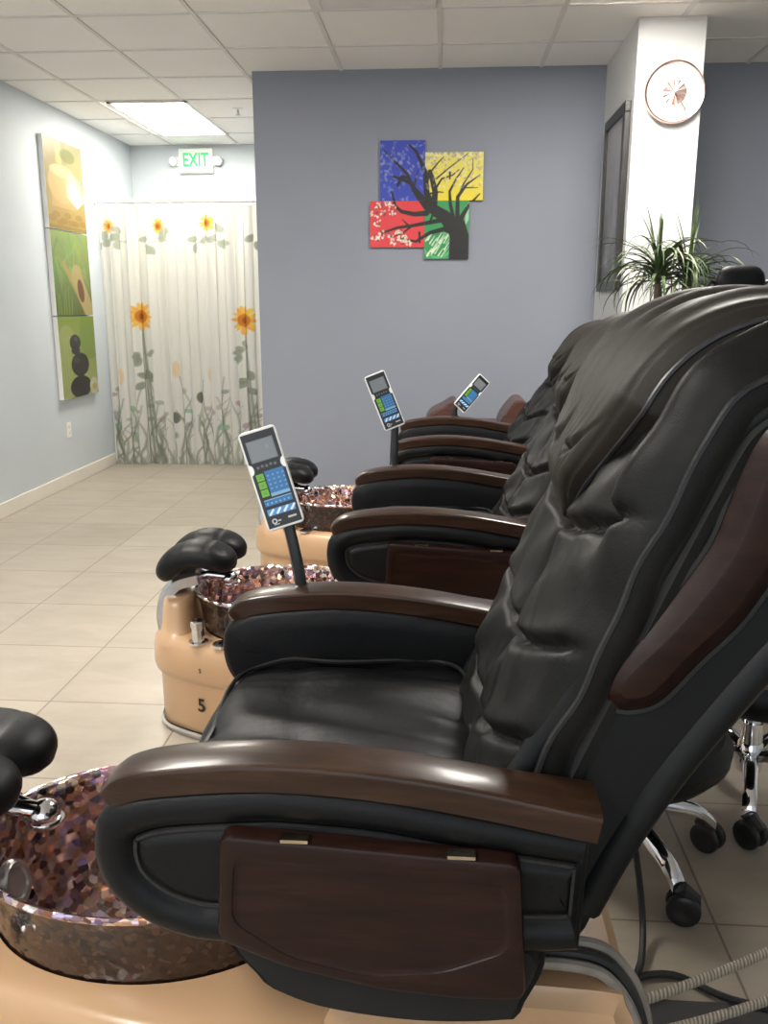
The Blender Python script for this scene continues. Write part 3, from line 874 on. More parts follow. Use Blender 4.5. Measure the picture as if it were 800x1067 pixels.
ARM = [(.182, .560), (.10, .552), (-.10, .546), (-.284, .546), (-.328, .552), (-.366, .565), (-.398, .586), (-.424, .614), (-.438, .645), (-.442, .688), (-.428, .730), (-.368, .761), (-.244, .776), (-.184, .778), (-.065, .770), (.052, .750), (.188, .730)]
def arm_outline(n=150):
    o = crom(ARM, n - 6)      # open along bottom, front and top; straight rear
    a, c = Vector(o[-1]), Vector(o[0])
    return o + [tuple(a.lerp(c, (k + 1) / 7)) for k in range(6)]
CAP = [(-.422, .734), (-.402, .750), (-.366, .763), (-.30, .773), (-.22, .779), (-.13, .777), (-.03, .767), (.07, .751), (.195, .731)]
TRAY = [(-.268, .724), (.103, .701), (.115, .506), (.03, .503), (-.07, .511), (-.19, .537), (-.277, .573)]
TRAY_IN = [(-.250, .694), (.086, .672), (.092, .578), (.01, .542), (-.088, .531), (-.186, .554), (-.257, .602)]

def radial_match(outer, inner):
    """points of the inner outline that lie on the rays from its middle through the outer points"""
    cx = (min(p[0] for p in inner) + max(p[0] for p in inner)) / 2; cz = (min(p[1] for p in inner) + max(p[1] for p in inner)) / 2
    res = []
    for x, z in outer:
        dx, dz = x - cx, z - cz; best = None
        for (ax, az), (bx, bz) in zip(inner, inner[1:] + inner[:1]):
            ex, ez = bx - ax, bz - az; den = dx * ez - dz * ex
            if abs(den) < 1e-12: continue
            t = ((ax - cx) * ez - (az - cz) * ex) / den; u = ((ax - cx) * dz - (az - cz) * dx) / den
            if t > 0 and -1e-6 <= u <= 1 + 1e-6 and (best is None or t > best): best = t
        res.append((cx + dx * best, cz + dz * best) if best else inner[len(res) % len(inner)])
    return res

def rounded_arm(sign):
    """sign -1: outer face towards -y"""
    o = arm_outline(); b = MB(); rings = []
    for off, y in ((.085, .047), (.075, .047), (.0635, .045), (.058, .034), (.053, .034), (.047, .045), (.032, .058), (.014, .054), (.003, .042), (0, .028), (0, -.03), (.004, -.043), (.016, -.052), (.045, -.056), (.085, -.058)):
        oo = inset(o, off) if off else o
        rings.append([(x + .72 * off * sm(-.02, .13, x), sign * y * ARM_W, z) for x, z in oo])
    b.loft(rings, True, True, True)
    return b
def pipe_loop(off, y, r):
    o = [(x + .72 * off * sm(-.02, .13, x), z) for x, z in inset(arm_outline(90), off)]; b = MB(); b.tube([(x, y, z) for x, z in o + o[:2]], r, 6, False); return b
def cap_mesh():
    c = crom(CAP, 70); b = MB(); rings = []
    for i, p in enumerate(c):
        f = i / 69; q = Vector(c[min(69, i + 1)]) - Vector(c[max(0, i - 1)]); q.normalize(); n = Vector((-q.y, q.x))
        k = sqrt(max(0, 1 - (1 - min(1, f / .17)) ** 2)); hw = .022 + .015 * k + .007 * sm(.75, 1, f); th = .016 + .013 * min(1, f / .06 + .15)
        if i == 0: th *= .6; hw *= .8
        e = .007
        e = .005
        sec = [(-hw, -.006), (-hw, -.004), (-hw, th - e * 1.5), (-hw, th - e), (-hw + .3 * e, th - .3 * e), (-hw + e, th), (-hw + e * 1.6, th + .0004), (-hw * .4, th + .0025), (hw * .4, th + .0025), (hw - e * 1.6, th + .0004), (hw - e, th), (hw - .3 * e, th - .3 * e), (hw, th - e), (hw, th - e * 1.5), (hw, -.004), (hw, -.006)]
        rings.append([(p[0] + n.x * s, y, p[1] + n.y * s) for y, s in sec])
    b.loft(rings, True, True, True); return b

def remote_paint():
    w, h = .074, .200
    P = Paint(w, h, 1050, (.80, .80, .79))
    dk = (.016, .017, .019); bl = (.04, .17, .40); lb = (.22, .42, .62); gr = (.16, .42, .045)
    P.a *= .9; P.rect(.0018, w - .0018, .002, h - .002, dk)
    P.disc(.001, h * .628, .0075, (.86, .86, .85), .011); P.disc(w - .001, h * .628, .0075, (.86, .86, .85), .011)
    P.rect(.008, w - .009, h * .69, h * .91, (.16, .18, .195)); P.rect(.011, w - .012, h * .70, h * .90, (.20, .22, .235))
    P.rect(.045, .052, h * .80, h * .84, (.22, .25, .28))
    for k in range(5): P.disc(.018 + .009 * k, h * (.636 + .006 * (k % 2)), .003, (.12, .125, .13))
    for k in range(3):
        y0 = h * (.50 - .082 * k); P.rect(.0085, .0235, y0, y0 + .0145, gr); P.disc(.016, y0 + .007, .003, (.10, .35, .03))
    P.rect(.0265, w - .007, h * .325, h * .585, bl); P.rect(.0265, w - .007, h * .325, h * .355, lb)
    for k in range(16): P.disc(.032 + .0105 * (k % 4), h * (.40 + .045 * (k // 4)), .0022, lb, .0015, .8)
    P.rect(.0085, w - .007, h * .235, h * .305, bl); P.rect(.0085, w - .007, h * .293, h * .303, lb)
    for k in range(6): P.disc(.014 + .009 * k, h * .26, .002, lb)
    P.rect(.0085, w - .007, h * .135, h * .205, (.10, .30, .60))
    for k in range(4): P.line([(.013 + .015 * k, h * .15), (.021 + .015 * k, h * .19)], .0045, (.72, .84, .93))
    P.disc(.017, h * .075, .0055, (.62, .62, .62)); P.disc(.017, h * .075, .0032, dk); P.rect(.024, .031, h * .065, h * .08, (.5, .5, .5))
    P.rect(.046, .064, h * .068, h * .088, (.55, .55, .55)); P.rect(.014, .026, h * .035, h * .045, (.42, .42, .42))
    return P
RP = remote_paint()

def spa_chair(label, loc, slide, recline, remote, digits=None, rest_dx=0.0):
    ch = thing('pedicure_spa_chair', label, 'spa chair', loc, 0, 'row of pedicure spa chairs')
    # ---- beige foot base
    b = MB(); rings = []
    for off, z in ((-.012, .0), (-.006, .012), (-.004, .185), (-.002, .196), (.010, .204), (.015, .222), (.015, .270), (.010, .300), (.001, .320), (-.014, .332)):
        rings.append([(x, y, z) for x, y in base_outline(off)])
    o0 = base_outline(-.014)
    ring = []
    for x, y in o0:
        a = atan2(y / BRY, (x - BC) / BRX); ring.append((BC + cos(a) * BRX * .93, y if False else sin(a) * BRY * .93, .335))
    rings.append(ring)
    rings.append([(BC + (p[0] - BC) * .97, p[1] * .97, .30) for p in ring])
    b.loft(rings, True, True, False)
    base = obj('base', b, 'beige', ch, True, angle=60)
    # nose pillar behind the bowl
    b = MB(); rings = []
    for k, (z, g) in enumerate(((.30, 1.30), (.322, 1.24), (.334, 1.17), (.352, 1.10), (.385, 1.03), (.420, .98), (.436, .92), (.443, .80))):
        ring = []
        for j in range(32):
            a = 2 * pi * j / 32; cx, cy = cos(a), sin(a)
            sx = abs(cx) ** .7 * (1 if cx > 0 else -1); sy = abs(cy) ** .7 * (1 if cy > 0 else -1)
            ring.append((-.852 + .052 * g * sx, .118 * g * sy, z))
        rings.append(ring)
    b.loft(rings, True, True, True); obj('pillar', b, 'beige', base)
    # rear housing under the seat
    b = MB(); b.prism(crom([(.262, .33), (.268, .40), (.245, .425), (.0, .43), (-.12, .40), (-.13, .33)], 40, True), -.30, .30, .02); obj('rear_housing', b, 'beige', base)
    b = MB(); o = base_outline(.001); b.loft([[(x, y, .003) for x, y in o], [(x, y, .016) for x, y in base_outline(.006)], [(x, y, .020) for x, y in base_outline(-.002)]], True); obj('floor_trim', b, ['beige_trim'], base)
    b = MB(); b.loft([[(x, y, .0215) for x, y in base_outline(-.002)], [(x, y, .0275) for x, y in base_outline(-.001)]], True); obj('trim_gap', b, 'black_gap', base)
    if digits:
        for size, zc, xc, off in ((.062, .122, -.752, -.003), (.020, .252, -.742, .0165)):
            vs, fs = text_mesh(digits, size, .0016 if size > .03 else .0006)
            oo = [p for p in base_outline(off, 600)]
            near = [p for p in oo if p[1] < -.02]
            near.sort(key=lambda p: p[0])
            i0 = min(range(len(near)), key=lambda q: abs(near[q][0] - xc))
            def along(dx):
                i, acc, st = i0, 0.0, 1 if dx > 0 else -1
                while 0 < i + st < len(near):
                    step = (Vector(near[i + st]) - Vector(near[i])).length
                    if acc + step >= abs(dx): return Vector(near[i]).lerp(Vector(near[i + st]), (abs(dx) - acc) / step)
                    acc += step; i += st
                return Vector(near[i])
            b = MB(); pts = []
            for x, y, z in vs:
                p = along(x)
                pts.append((p[0] - .0010, p[1] - .0022, zc + y))
            b.add(pts, fs); obj('painted_number', b, 'ink', base, False)
    # ---- bowl
    def ell(k, z, n=64, dx=0): return [(BC + dx + BRX * k * cos(2 * pi * j / n), BRY * k * sin(2 * pi * j / n), z) for j in range(n)]
    b = MB()
    b.loft([ell(.50, .185), ell(.66, .195), ell(.80, .235), ell(.89, .30), ell(.945, .37), ell(.975, .43), ell(1.0, RIMZ - .014), ell(1.012, RIMZ - .006)], True, True, False)
    b.mi = 1
    b.loft([ell(1.012, RIMZ - .006), ell(1.022, RIMZ), ell(1.005, RIMZ + .005), ell(.965, RIMZ), ell(.945, RIMZ - .015), ell(.92, .40), ell(.87, .325), ell(.78, .26), ell(.62, .222), ell(.42, .212), ell(.2, .210)], True, False, True)
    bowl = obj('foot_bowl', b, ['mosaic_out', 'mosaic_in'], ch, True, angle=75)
    b = MB(); b.lathe([(0, .009), (.026, .009), (.028, .014), (.035, .015), (.041, .010), (.043, 0), (0, 0)], n=32); 
    # jet cover on the front inner wall of the bowl
    b.xform(Matrix.Translation((BC - .262, -.015, .352)) @ Matrix.Rotation(radians(72), 4, 'Y')); 
    for k in range(8):
        a = 2 * pi * k / 8; c = Matrix.Translation((BC - .262, -.015, .352)) @ Matrix.Rotation(radians(72), 4, 'Y') @ Vector((.012 * cos(a), .012 * sin(a), .013))
    obj('jet_cover', b, 'steel', bowl)
    b = MB(); b.lathe([(.024, .211), (.026, .214), (.012, .216), (0, .2155)], (BC + .03, 0, 0), 24); obj('drain', b, 'chrome', bowl)
    # ---- hand shower lying over the front rim
    b = MB()
    A, B_ = Vector((-.80, .01, .522)), Vector((-.695, .005, .482))
    b.tube([A, A.lerp(B_, .45)], .017, 14); b.tube([A.lerp(B_, .45), A.lerp(B_, .52)], .019, 14); b.tube([A.lerp(B_, .52), B_], .0155, 14)
    prof = [(0, -.028)] + [(.028 * sin(pi * k / 10), -.028 * cos(pi * k / 10)) for k in range(1, 10)] + [(0, .028)]
    b.lathe(prof, tuple(B_), 20)
    b.lathe([(.030, -.004), (.031, 0), (.030, .004)], (B_.x + .004, B_.y, B_.z - .012), 20)
    obj('hand_shower', b, 'chrome', ch)
    # ---- knob and cap on the base
    b = MB(); b.lathe([(.030, .330), (.030, .338), (.020, .341), (.020, .382), (.023, .384), (.023, .402), (.019, .406), (0, .406)], (-.755 + rest_dx * 1.2, -.182, -.001), 20); obj('control_knob', b, 'chrome', ch)
    b = MB(); b.lathe([(.033, .331), (.032, .339), (.022, .343), (.012, .341), (0, .341)], (-.672 + rest_dx * 1.2, -.200 - rest_dx * .3, -.001), 22); obj('drain_cap', b, 'chrome', ch)
    # ---- foot rest
    b = MB(); spine = crom([(-.898, .325), (-.905, .37), (-.895, .43), (-.86, .478), (-.79, .500)], 24)
    rings = []
    for i, (x, z) in enumerate(spine):
        f = i / 23; hw = .078 - .026 * f; q = Vector(spine[min(23, i + 1)]) - Vector(spine[max(0, i - 1)]); q.normalize(); n = Vector((-q.y, q.x)); tk = .022
        rings.append([(x + n.x * s, y, z + n.y * s) for y, s in ((-hw, -tk), (-hw, tk * .4), (-hw + .012, tk), (hw - .012, tk), (hw, tk * .4), (hw, -tk))])
    b.loft(rings, True, True, True)
    sup = obj('foot_rest_support', b, 'steel', ch)
    b = MB(); b.tube([(-.84, 0, .475), (-.765, 0, .50), (-.70, 0, .492)], .016, 12); obj('bracket', b, 'chrome', sup)
    rest = None
    for sgn in (-1, 1):
        b = MB(); rr_ = []
        path = crom([(p + rest_dx, q) for p, q in ((-.890, .500), (-.868, .538), (-.832, .570), (-.78, .586), (-.715, .576), (-.655, .548))], 40)
        for i, (x, z) in enumerate(path):
            f = i / 39; e = sqrt(max(0.0, 1 - abs(2 * f - 1) ** 4)); e = max(e, .12)
            q = Vector(path[min(39, i + 1)]) - Vector(path[max(0, i - 1)]); q.normalize(); n = Vector((-q.y, q.x))
            cre = 1 - .07 * (exp(-((f - .40) / .015) ** 2) + exp(-((f - .66) / .015) ** 2))
            ring = []
            for j in range(36):
                a = 2 * pi * j / 36; cy, cz = cos(a), sin(a)
                hy = .080 * abs(cy) ** .8 * (1 if cy > 0 else -1) * e; hz = (.047 if cz > 0 else .036) * abs(cz) ** .8 * (1 if cz > 0 else -1) * e * cre
                ring.append((x + n.x * hz, sgn * .070 + hy, z + n.y * hz - .006 * sgn * 0))
            rr_.append(ring)
        b.loft(rr_, True, True, True)
        obj('foot_rest_pad', b, 'leather', ch)
    # ---- seat
    S = slide
    b = MB()
    prof = crom([(.10, .50), (-.20, .49), (-.37, .50), (-.425, .555), (-.418, .620), (-.37, .655), (-.26, .670), (-.12, .674), (.02, .672), (.075, .645), (.10, .56)], 70, True)
    rings = []; rr = random.Random(6); K = 45
    for k in range(K):
        a = 2 * k / (K - 1) - 1; g = sqrt(max(0, 1 - abs(a) ** 7)); d = .03 * (1 - g) + .001
        oo = inset(prof, d)
        ring = []
        for x, z in oo:
            if z > .6: z += .0065 * sin(22 * x + 9 * a + 1.5 * sin(7 * a)) * (1 - a * a) + .003 * sin(48 * a + 20 * x) * sm(.4, 1, abs(a)) - .004 * exp(-((x + .24 + .05 * a) / .012) ** 2)
            ring.append((x + S, a * .288, z))
        rings.append(ring)
    b.loft(rings, True, True, True)
    seat = obj('seat', b, 'leather', ch)
    b = MB(); o = crom([(-.385, .272), (-.39, .0), (-.385, -.272), (-.2, -.280), (.03, -.276), (.055, 0), (.03, .276), (-.2, .280)], 80, True)
    b.tube([(x + S, y, .668 - .022 * (1 - sm(-.39, -.28, x))) for x, y in o + o[:2]], .0045, 6, False); obj('seat_piping', b, 'piping', seat)
    # ---- under frame
    b = MB(); b.prism(crom([(-.25 + S, .56), (-.235 + S, .485), (-.196 + S, .457), (-.131 + S, .438), (-.02 + S, .428), (.09 + S, .436), (.115 + S, .455), (.115 + S, .57)], 60, True), -.365, .365, .015); obj('under_frame', b, 'groove', ch)
    # ---- arms
    for sgn in (-1, 1):
        b = rounded_arm(sgn); arm = obj('arm', b, 'leather', ch, True, loc=(S, sgn * .335, 0), angle=70)
        b = cap_mesh(); obj('arm_cap', b, 'wood', arm, True, angle=24)
        b = pipe_loop(.0565, sgn * .0275, .0042); obj('arm_piping', b, 'piping', arm)
        # tray panel folded down on the outside
        b = MB(); tr = roundpoly(TRAY, .016, 120); ti = radial_match(tr, roundpoly(TRAY_IN, .02, 240))
        rings = []
        y = lambda d: sgn * (d - .018)
        for oo, d in ((tr, .050), (tr, .0715), (inset(tr, .002), .0752), (inset(tr, .006), .0768), (inset(ti, -.004), .0768), (inset(ti, -.001), .0762), (ti, .0745), (inset(ti, .004), .0732), (inset(ti, .008), .0730)):
            rings.append([(x, y(d), z) for x, z in oo])
        b.loft(rings, True, True, True); tray = obj('folding_tray', b, 'wood_deep', arm, True, angle=30)
        for hx in (-.175, .03):
            b = MB(); z = .7185 - (hx + .175) * .062
            b.box(hx - .017, hx + .017, y(.060) if sgn > 0 else y(.076), y(.076) if sgn > 0 else y(.060), z - .001, z + .0035); obj('hinge', b, 'brass', tray, False)
    # ---- back
    b = MB(); so = shell_outline(); rings = []
    for off, yy in ((.030, -.264), (.012, -.263), (.003, -.258), (0, -.245), (0, .245), (.003, .258), (.012, .263), (.030, .264)):
        rings.append([(x, yy, z) for x, z in (inset(so, off) if off else so)])
    b = MB(); b.loft(rings, True, True, True)
    back = obj('backrest', b, 'shell', ch, True, loc=(PIV.x + S, 0, PIV.z), angle=50)
    back.rotation_euler = (0, radians(recline), 0); back.scale = (1, 1.06, 1)
    # dark tube painted in as the groove's shade between pad and shell, and a lighter rear band
    for sg in (-1, 1):
        b = MB()
        g = [(bc(v)[0] - bc(v)[1] * .085) for v in np.linspace(.02, .97, 60)]
        b.tube([(p.x - PIV.x, sg * .252, p.y - PIV.z) for p in g], .020, 8)
        obj('back_groove', b, 'groove', back)
    b = MB(); rear = crom([(p[0] - PIV.x, p[1] - PIV.z) for p in ((.645, 1.24), (.59, 1.13), (.515, 1.035), (.44, .94), (.38, .855), (.31, .745), (.255, .64), (.215, .545))], 40)
    for sg in (-1, 1):
        b = MB(); b.tube([(x - .012, sg * .248, z + .008) for x, z in rear], .026, 12); obj('rear_edge_roll', b, 'shell', back)
    lip = crom([(p[0] - PIV.x, p[1] - PIV.z) for p in ((.06, .66), (.138, .81), (.213, .945), (.280, 1.06), (.314, 1.13), (.340, 1.20), (.374, 1.235), (.44, 1.262))], 50)
    for sg in (-1, 1):
        b = MB(); b.tube([(x, sg * .254, z) for x, z in lip], .017, 12); obj('front_edge_roll', b, 'shell', back)
    # wooden inlays
    for sg in (-1, 1):
        b = MB(); il = inlay_outline(); rings = []
        for off, d in ((-.004, .258), (-.004, .264), (0, .268), (.003, .271), (.021, .282), (.0235, .2825)):
            rings.append([(x, sg * d, z) for x, z in (inset(il, off) if off else il)])
        b.loft(rings, True, False, True); obj('wood_inlay', b, 'wood_deep', back, True, angle=14)
        b = MB(); o = inset(il, -.006); b.tube([(x, sg * .262, z) for x, z in o + o[:2]], .0055, 6, False); obj('inlay_welt', b, 'piping', back)
    pm, W, h = pad_mesh()
    pad = obj('back_pad', pm, ['leather_soft', 'groove'], back, True, angle=75)
    for sg in (-1, 1):
        b = MB(); b.tube([back_pt(sg * (W * (1 - .04 * sm(.55, .8, v)) + .002), v, h(1, v) - .004) for v in np.linspace(.0, .99, 90)], .0045, 6)
        obj('pad_piping', b, 'piping', pad)
    bm_, half, (v0, v1), bfn = bib_mesh(h)
    bib = obj('head_cushion', bm_, 'leather_cap', back, True, angle=80)
    for u in (0, 1):
        uu = .012 if u == 0 else .988; b = MB()
        b.tube([bfn(uu, t) for t in np.linspace(0.01, .99, 80)], .004, 6)
        obj('cushion_piping', b, 'piping', bib)
    # ---- remote on a bent post
    (bx, bz), (tx, tz), px, pz, twist, dy = remote
    yR = .345
    b = MB(); b.tube([(px, yR, pz - .01), (px - .004, yR, pz + .03), ((px * .6 + bx * .4), yR + .002, pz + .065), (bx, yR + .008, bz + .01)], .012, 8, True, .8)
    b.lathe([(.020, 0), (.020, .006), (.014, .010), (.0, .010)], (px, yR, pz - .004), 16)
    post = obj('remote_post', b, 'plastic', ch)
    b = MB(); b.tube([(px - .012, yR + .012, pz + .0), (px - .018, yR + .012, pz + .03), (bx - .01, yR + .02, bz + .03)], .003, 6); obj('remote_cable', b, 'plastic', post)
    w, hh = .074, .200
    up = Vector((tx - bx, dy, tz - bz)).normalized()
    n0 = Vector((sin(twist), -cos(twist), .25)); n0 = (n0 - up * n0.dot(up)).normalized(); right = up.cross(n0)
    o = Vector((bx, yR, bz))
    def fr_(u, v):
        return o + right * ((u - .5) * w) + up * (v * hh) + n0 * .012
    # rounded faceplate with painted keys
    b = MB(); b.grid(lambda u, v: fr_(.018 + .964 * u, .008 + .984 * v), RP.W, RP.H); b.col = RP.sample()
    plate = obj('remote_face', b, 'face_glow', post, False)
    b = MB()
    def rr_ring(ins, dep):
        ring = []; a_, c_ = w / 2 + .001 - ins, hh / 2 + .001 - ins; r = .009
        for qx, qy, a0 in ((1, 1, 0), (-1, 1, 90), (-1, -1, 180), (1, -1, 270)):
            for k in range(5):
                a = radians(a0 + k * 22.5); ring.append(o + up * (hh / 2) + right * (qx * (a_ - r) + r * cos(a)) + up * (qy * (c_ - r) + r * sin(a)) + n0 * dep)
        return ring
    b.loft([rr_ring(0, .0), rr_ring(-.0005, .004), rr_ring(0, .0105), rr_ring(.0012, .0118)], True, False, True)
    b.mi = 1; b.loft([rr_ring(0, 0.0), rr_ring(.004, -.012), rr_ring(.012, -.016)], True, False, True)
    obj('remote_housing', b, ['white', 'plastic'], post)
    return ch

# remote: (bottom x,z), (top x,z), post x, post z, twist, lean back  (all relative to the chair)
ch1 = spa_chair('black leather pedicure spa chair nearest the camera, wooden tray on its side', (0, 1.325, 0), 0.0, 0,
          ((-.310, .930), (-.368, 1.112), -.283, .802, .12, .02), rest_dx=-.05)
spa_chair('black leather pedicure spa chair with beige base numbered 5, second from the camera', (0.0, 2.69, 0), .12, 6,
          ((-.170, .942), (-.248, 1.132), -.168, .802, .12, .02), '5')
spa_chair('black leather pedicure spa chair farthest from the camera, nearest the tree painting', (.04, 4.09, 0), .17, 12,
          ((.035, .850), (.170, 1.008), .02, .806, .55, .04))

# ------------------------------------------------------------------ wooden bench behind the last chair
t = thing('wooden_bench', 'low reddish wooden bench with raised ends behind the farthest spa chair', 'bench', (.19, 5.05, 0))
b = MB(); b.box(-.26, .26, -.17, .17, .66, .702); obj('seat_board', b, 'wood_red', t, False, .005)
b = MB(); b.prism(crom([(-.285, .69), (-.275, .755), (-.20, .80), (-.135, .835), (-.115, .80), (-.13, .69)], 40, True), -.17, .17, .008); obj('raised_end', b, 'wood_red', t)
b = MB(); b.prism(crom([(.13, .69), (.14, .75), (.20, .83), (.235, .845), (.268, .825), (.225, .75), (.22, .69)], 40, True), -.17, .17, .008); obj('raised_end', b, 'wood_red', t)
for sx in (-1, 1):
    for sy in (-1, 1):
        b = MB(); b.box(sx * .24 - .02, sx * .24 + .02, sy * .14 - .02, sy * .14 + .02, 0, .661); obj('leg', b, 'wood_red', t, False, .004)

# ------------------------------------------------------------------ pedicurist's stool and office chair
def star_base(t, hub, rot, R, legs=5):
    b = MB(); b.lathe([(.0, .085), (.034, .085), (.036, .10), (.034, .165), (.026, .175), (0, .175)], (hub[0], hub[1], 0), 20); obj('hub', b, 'chrome', t)
    for k in range(legs):
        a = rot + 2 * pi * k / legs; d = Vector((cos(a), sin(a), 0)); s = Vector((-sin(a), cos(a), 0)); H = Vector((hub[0], hub[1], 0))
        pr = crom([(.02, .135), (.10, .150), (.18, .136), (.225, .118), (R, .088)], 20); rings = []
        for i, (r, z) in enumerate(pr):
            f = i / 19; hw = .021 - .004 * f; th = .014; c = H + d * r
            rings.append([(c + s * y + Vector((0, 0, z + q)))[:] for y, q in ((-hw, -th), (-hw, th * .4), (-hw * .5, th), (hw * .5, th), (hw, th * .4), (hw, -th))])
        b = MB(); b.loft(rings, True, True, True); leg = obj('leg', b, 'chrome', t, True, angle=50)
        c = H + d * R
        b = MB(); b.tube([c + Vector((0, 0, .035)), c + Vector((0, 0, .085))], .007, 8)
        ca = a + .9 + k * 1.3; cs = Vector((-sin(ca), cos(ca), 0)); cdv = Vector((cos(ca), sin(ca), 0))
        wc = c + cdv * .012
        for sg in (-1, 1):
            i0 = len(b.v)
            b.lathe([(0, -.011), (.030, -.011), (.037, -.007), (.039, 0), (.037, .007), (.030, .011), (.020, .010), (0, .007)], (0, 0, 0), 20, 'x')
            M4 = Matrix.Translation(wc + cs * (sg * .016) + Vector((0, 0, .0395))) @ Matrix(((cs.x * sg, cdv.x * sg, 0, 0), (cs.y * sg, cdv.y * sg, 0, 0), (0, 0, 1, 0), (0, 0, 0, 1)))
            b.xform(M4, i0)
        b.tube([wc - cdv * .012 + Vector((0, 0, .068)), wc + Vector((0, 0, .078)), wc + cdv * .030 + Vector((0, 0, .062))], [.018, .021, .013], 8)
        obj('caster', b, 'plastic', leg)

def stool(label, loc, rot, R, sr, dz):
    t = thing('rolling_stool', label, 'stool', loc)
    star_base(t, (0, 0), rot, R)
    b = MB(); b.tube([(0, 0, .16), (0, 0, .34 + dz)], .022, 14); b.tube([(0, 0, .16), (0, 0, .23)], .03, 14); obj('gas_column', b, 'chrome', t)
    b = MB(); b.lathe([(0, .30 + dz), (.46 * sr, .305 + dz), (.87 * sr, .33 + dz), (.985 * sr, .365 + dz), (sr, .395 + dz), (.92 * sr, .425 + dz), (.64 * sr, .44 + dz), (0, .443 + dz)], n=40); obj('seat', b, 'leather', t)
stool('black padded rolling stool with chrome star base, directly behind the nearest spa chair', (.44, 1.985, 0), radians(-66), .26, .265, -.05)
stool('black rolling stool with chrome star base at the right edge of the photo', (.875, 2.29, 0), radians(-108), .25, .20, -.02)
def office_chair():
    t = thing('office_chair', 'black high-backed office chair showing its headrest beside the dracaena', 'office chair', (1.02, 3.50, 0), radians(-90))
    star_base(t, (0, 0), radians(-30), .30)
    b = MB(); b.tube([(0, 0, .16), (0, 0, .44)], .025, 14); b.tube([(0, 0, .16), (0, 0, .30)], .033, 14); obj('gas_column', b, 'chrome', t)
    b = MB(); b.box(-.12, .12, -.10, .10, .425, .455); obj('tilt_mechanism', b, 'plastic', t, False, .01)
    b = MB(); prof = crom([(-.25, .46), (.22, .455), (.255, .49), (.25, .54), (.20, .565), (-.22, .56), (-.26, .52)], 50, True); rings = []
    for k in range(21):
        a = 2 * k / 20 - 1; g = sqrt(max(0, 1 - abs(a) ** 6)); rings.append([(x, a * .25, z) for x, z in inset(prof, .03 * (1 - g) + .001)])
    b.loft(rings, True, True, True); obj('seat', b, 'leather', t)
    bp = crom([(.22, .52), (.275, .70), (.30, .90), (.30, 1.1), (.305, 1.27)], 40); rings = []
    b = MB()
    for i, (x, z) in enumerate(bp):
        f = i / 39; hw = .235 - .06 * f; hw *= sqrt(max(.05, 1 - max(0, (f - .93) / .075) ** 2)); th = .045 * sqrt(max(.08, 1 - max(0, (f - .93) / .075) ** 2))
        rings.append([(x + th * (abs(sin(a)) ** .6 * (1 if sin(a) > 0 else -1)), hw * (abs(cos(a)) ** .5 * (1 if cos(a) > 0 else -1)), z) for a in (2 * pi * j / 28 for j in range(28))])
    b.loft(rings, True, True, True); obj('backrest', b, 'leather', t)
    b = MB(); rings = []
    for k in range(15):
        a = 2 * k / 14 - 1; g = max(.06, sqrt(max(0, 1 - abs(a) ** 4)))
        rings.append([(.30 + .032 * g * cos(q), .088 * a, 1.425 + .070 * g * abs(sin(q)) ** .7 * (1 if sin(q) > 0 else -1)) for q in (2 * pi * j / 24 for j in range(24))])
    b.loft(rings, True, True, True); head = obj('headrest', b, 'leather', t)
    for sy in (-1, 1):
        b = MB(); b.tube(crom([(.31, sy * .09, 1.22), (.33, sy * .115, 1.36), (.315, sy * .108, 1.44), (.30, sy * .075, 1.43)], 16), .007, 8); obj('bracket', b, 'plastic', head)
    for sy in (-1, 1):
        b = MB(); b.tube(crom([(-.05, sy * .26, .50), (-.12, sy * .29, .60), (-.13, sy * .29, .70), (-.02, sy * .29, .73), (.16, sy * .28, .72), (.24, sy * .24, .69)], 30), .016, 8); obj('arm_loop', b, 'plastic', t)
office_chair()

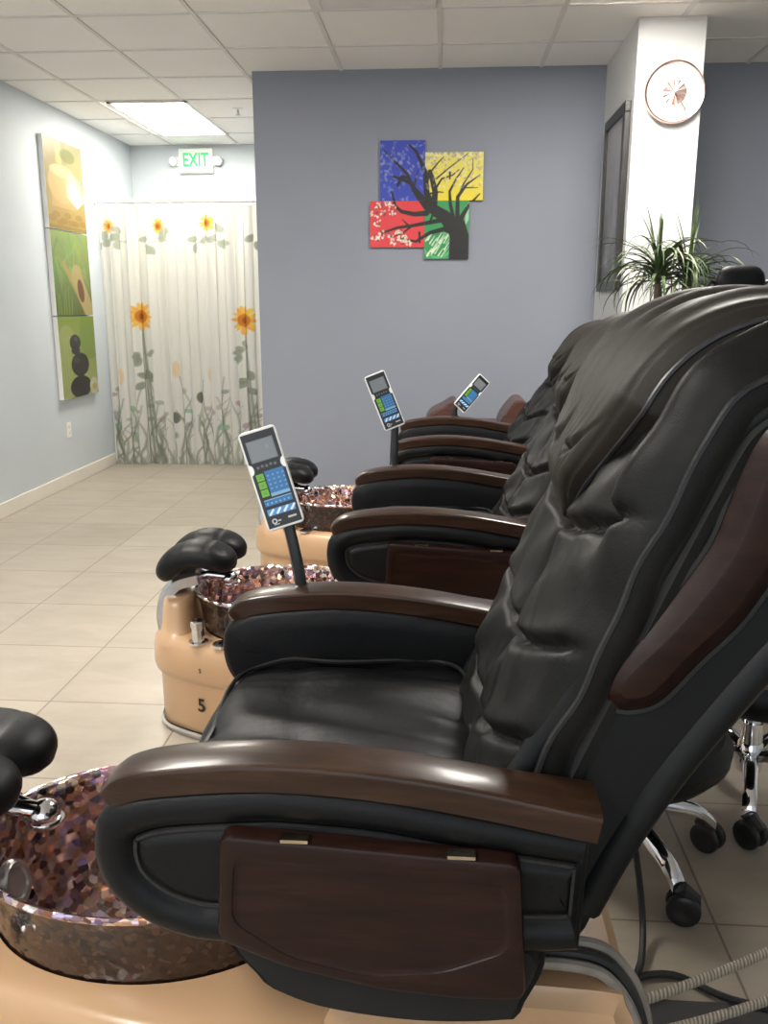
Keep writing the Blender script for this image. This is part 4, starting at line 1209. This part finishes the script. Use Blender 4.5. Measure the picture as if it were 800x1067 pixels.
# ------------------------------------------------------------------ hoses, cables and the mat
def rel(pts): return [(p[0], p[1] - 1.325, p[2]) for p in pts]
b = MB(); b.tube(rel(crom([(.200, 1.42, .56), (.33, 1.60, .50), (.42, 1.70, .25), (.455, 1.70, .06), (.435, 1.60, .012), (.40, 1.535, .009), (.43, 1.56, .009), (.50, 1.565, .009), (.60, 1.50, .0135), (.80, 1.46, .0135)], 70)), .0075, 8)
o = obj('power_cord', b, 'rubber', ch1); o['label'] = 'black power cord trailing onto the floor'
for p0, p1 in (((.272, 1.19, .255), (.80, 1.62, .10)), ((.272, 1.15, .235), (.78, 1.50, .085))):
    a, c = Vector(p0), Vector(p1); b = MB()
    b.tube(rel([a.lerp(c, f) + Vector((0, 0, -.012 * sin(pi * f))) for f in np.linspace(0, 1.25, 30)]), .0085, 10)
    o = obj('braided_hose', b, 'braid', ch1); o['label'] = 'beige braided water hose'
for k in range(3):
    b = MB(); q = .018 * k
    b.tube(rel(crom([(.10 + q, 1.06 + q, .452), (.18 + q, 1.06 + q, .455 + .004 * k), (.245 + q * .6, 1.06 + q, .435), (.288 + q * .5, 1.05 + q, .36), (.30 + q * .5, 1.04 + q, .22), (.305 + q * .5, 1.03 + q, .02)], 40)), .0085, 8)
    o = obj('drain_hose', b, 'grey_hose' if k != 1 else 'rubber', ch1); o['label'] = 'grey drain hose' if k != 1 else 'black drain hose'
t = thing('floor_mat', 'black rubber mat on the tiles at the lower right corner', 'mat', (.75, 1.20, 0))
b = MB(); b.prism([(-.44, 0.0005), (.6, .0005), (.6, .010), (-.44, .010)], -.32, .30, .003); obj('mat', b, 'rubber', t, False)

# ------------------------------------------------------------------ light
w = bpy.data.worlds.new('daylight'); scn.world = w; w.use_nodes = True
bg = w.node_tree.nodes['Background']; bg.inputs['Color'].default_value = (.86, .93, 1, 1); bg.inputs['Strength'].default_value = .28
def area(name, loc, rot, sx, sy, e, col):
    l = bpy.data.lights.new(name, 'AREA'); l.shape = 'RECTANGLE'; l.size = sx; l.size_y = sy; l.energy = e; l.color = col
    o = bpy.data.objects.new(name, l); COL.objects.link(o); o.location = loc; o.rotation_euler = rot
# shop-front daylight behind the photographer
area('shop_window_daylight', (-.8, -2.5, 1.5), (radians(90), 0, 0), 3.5, 2.2, 18, (.9, .95, 1))
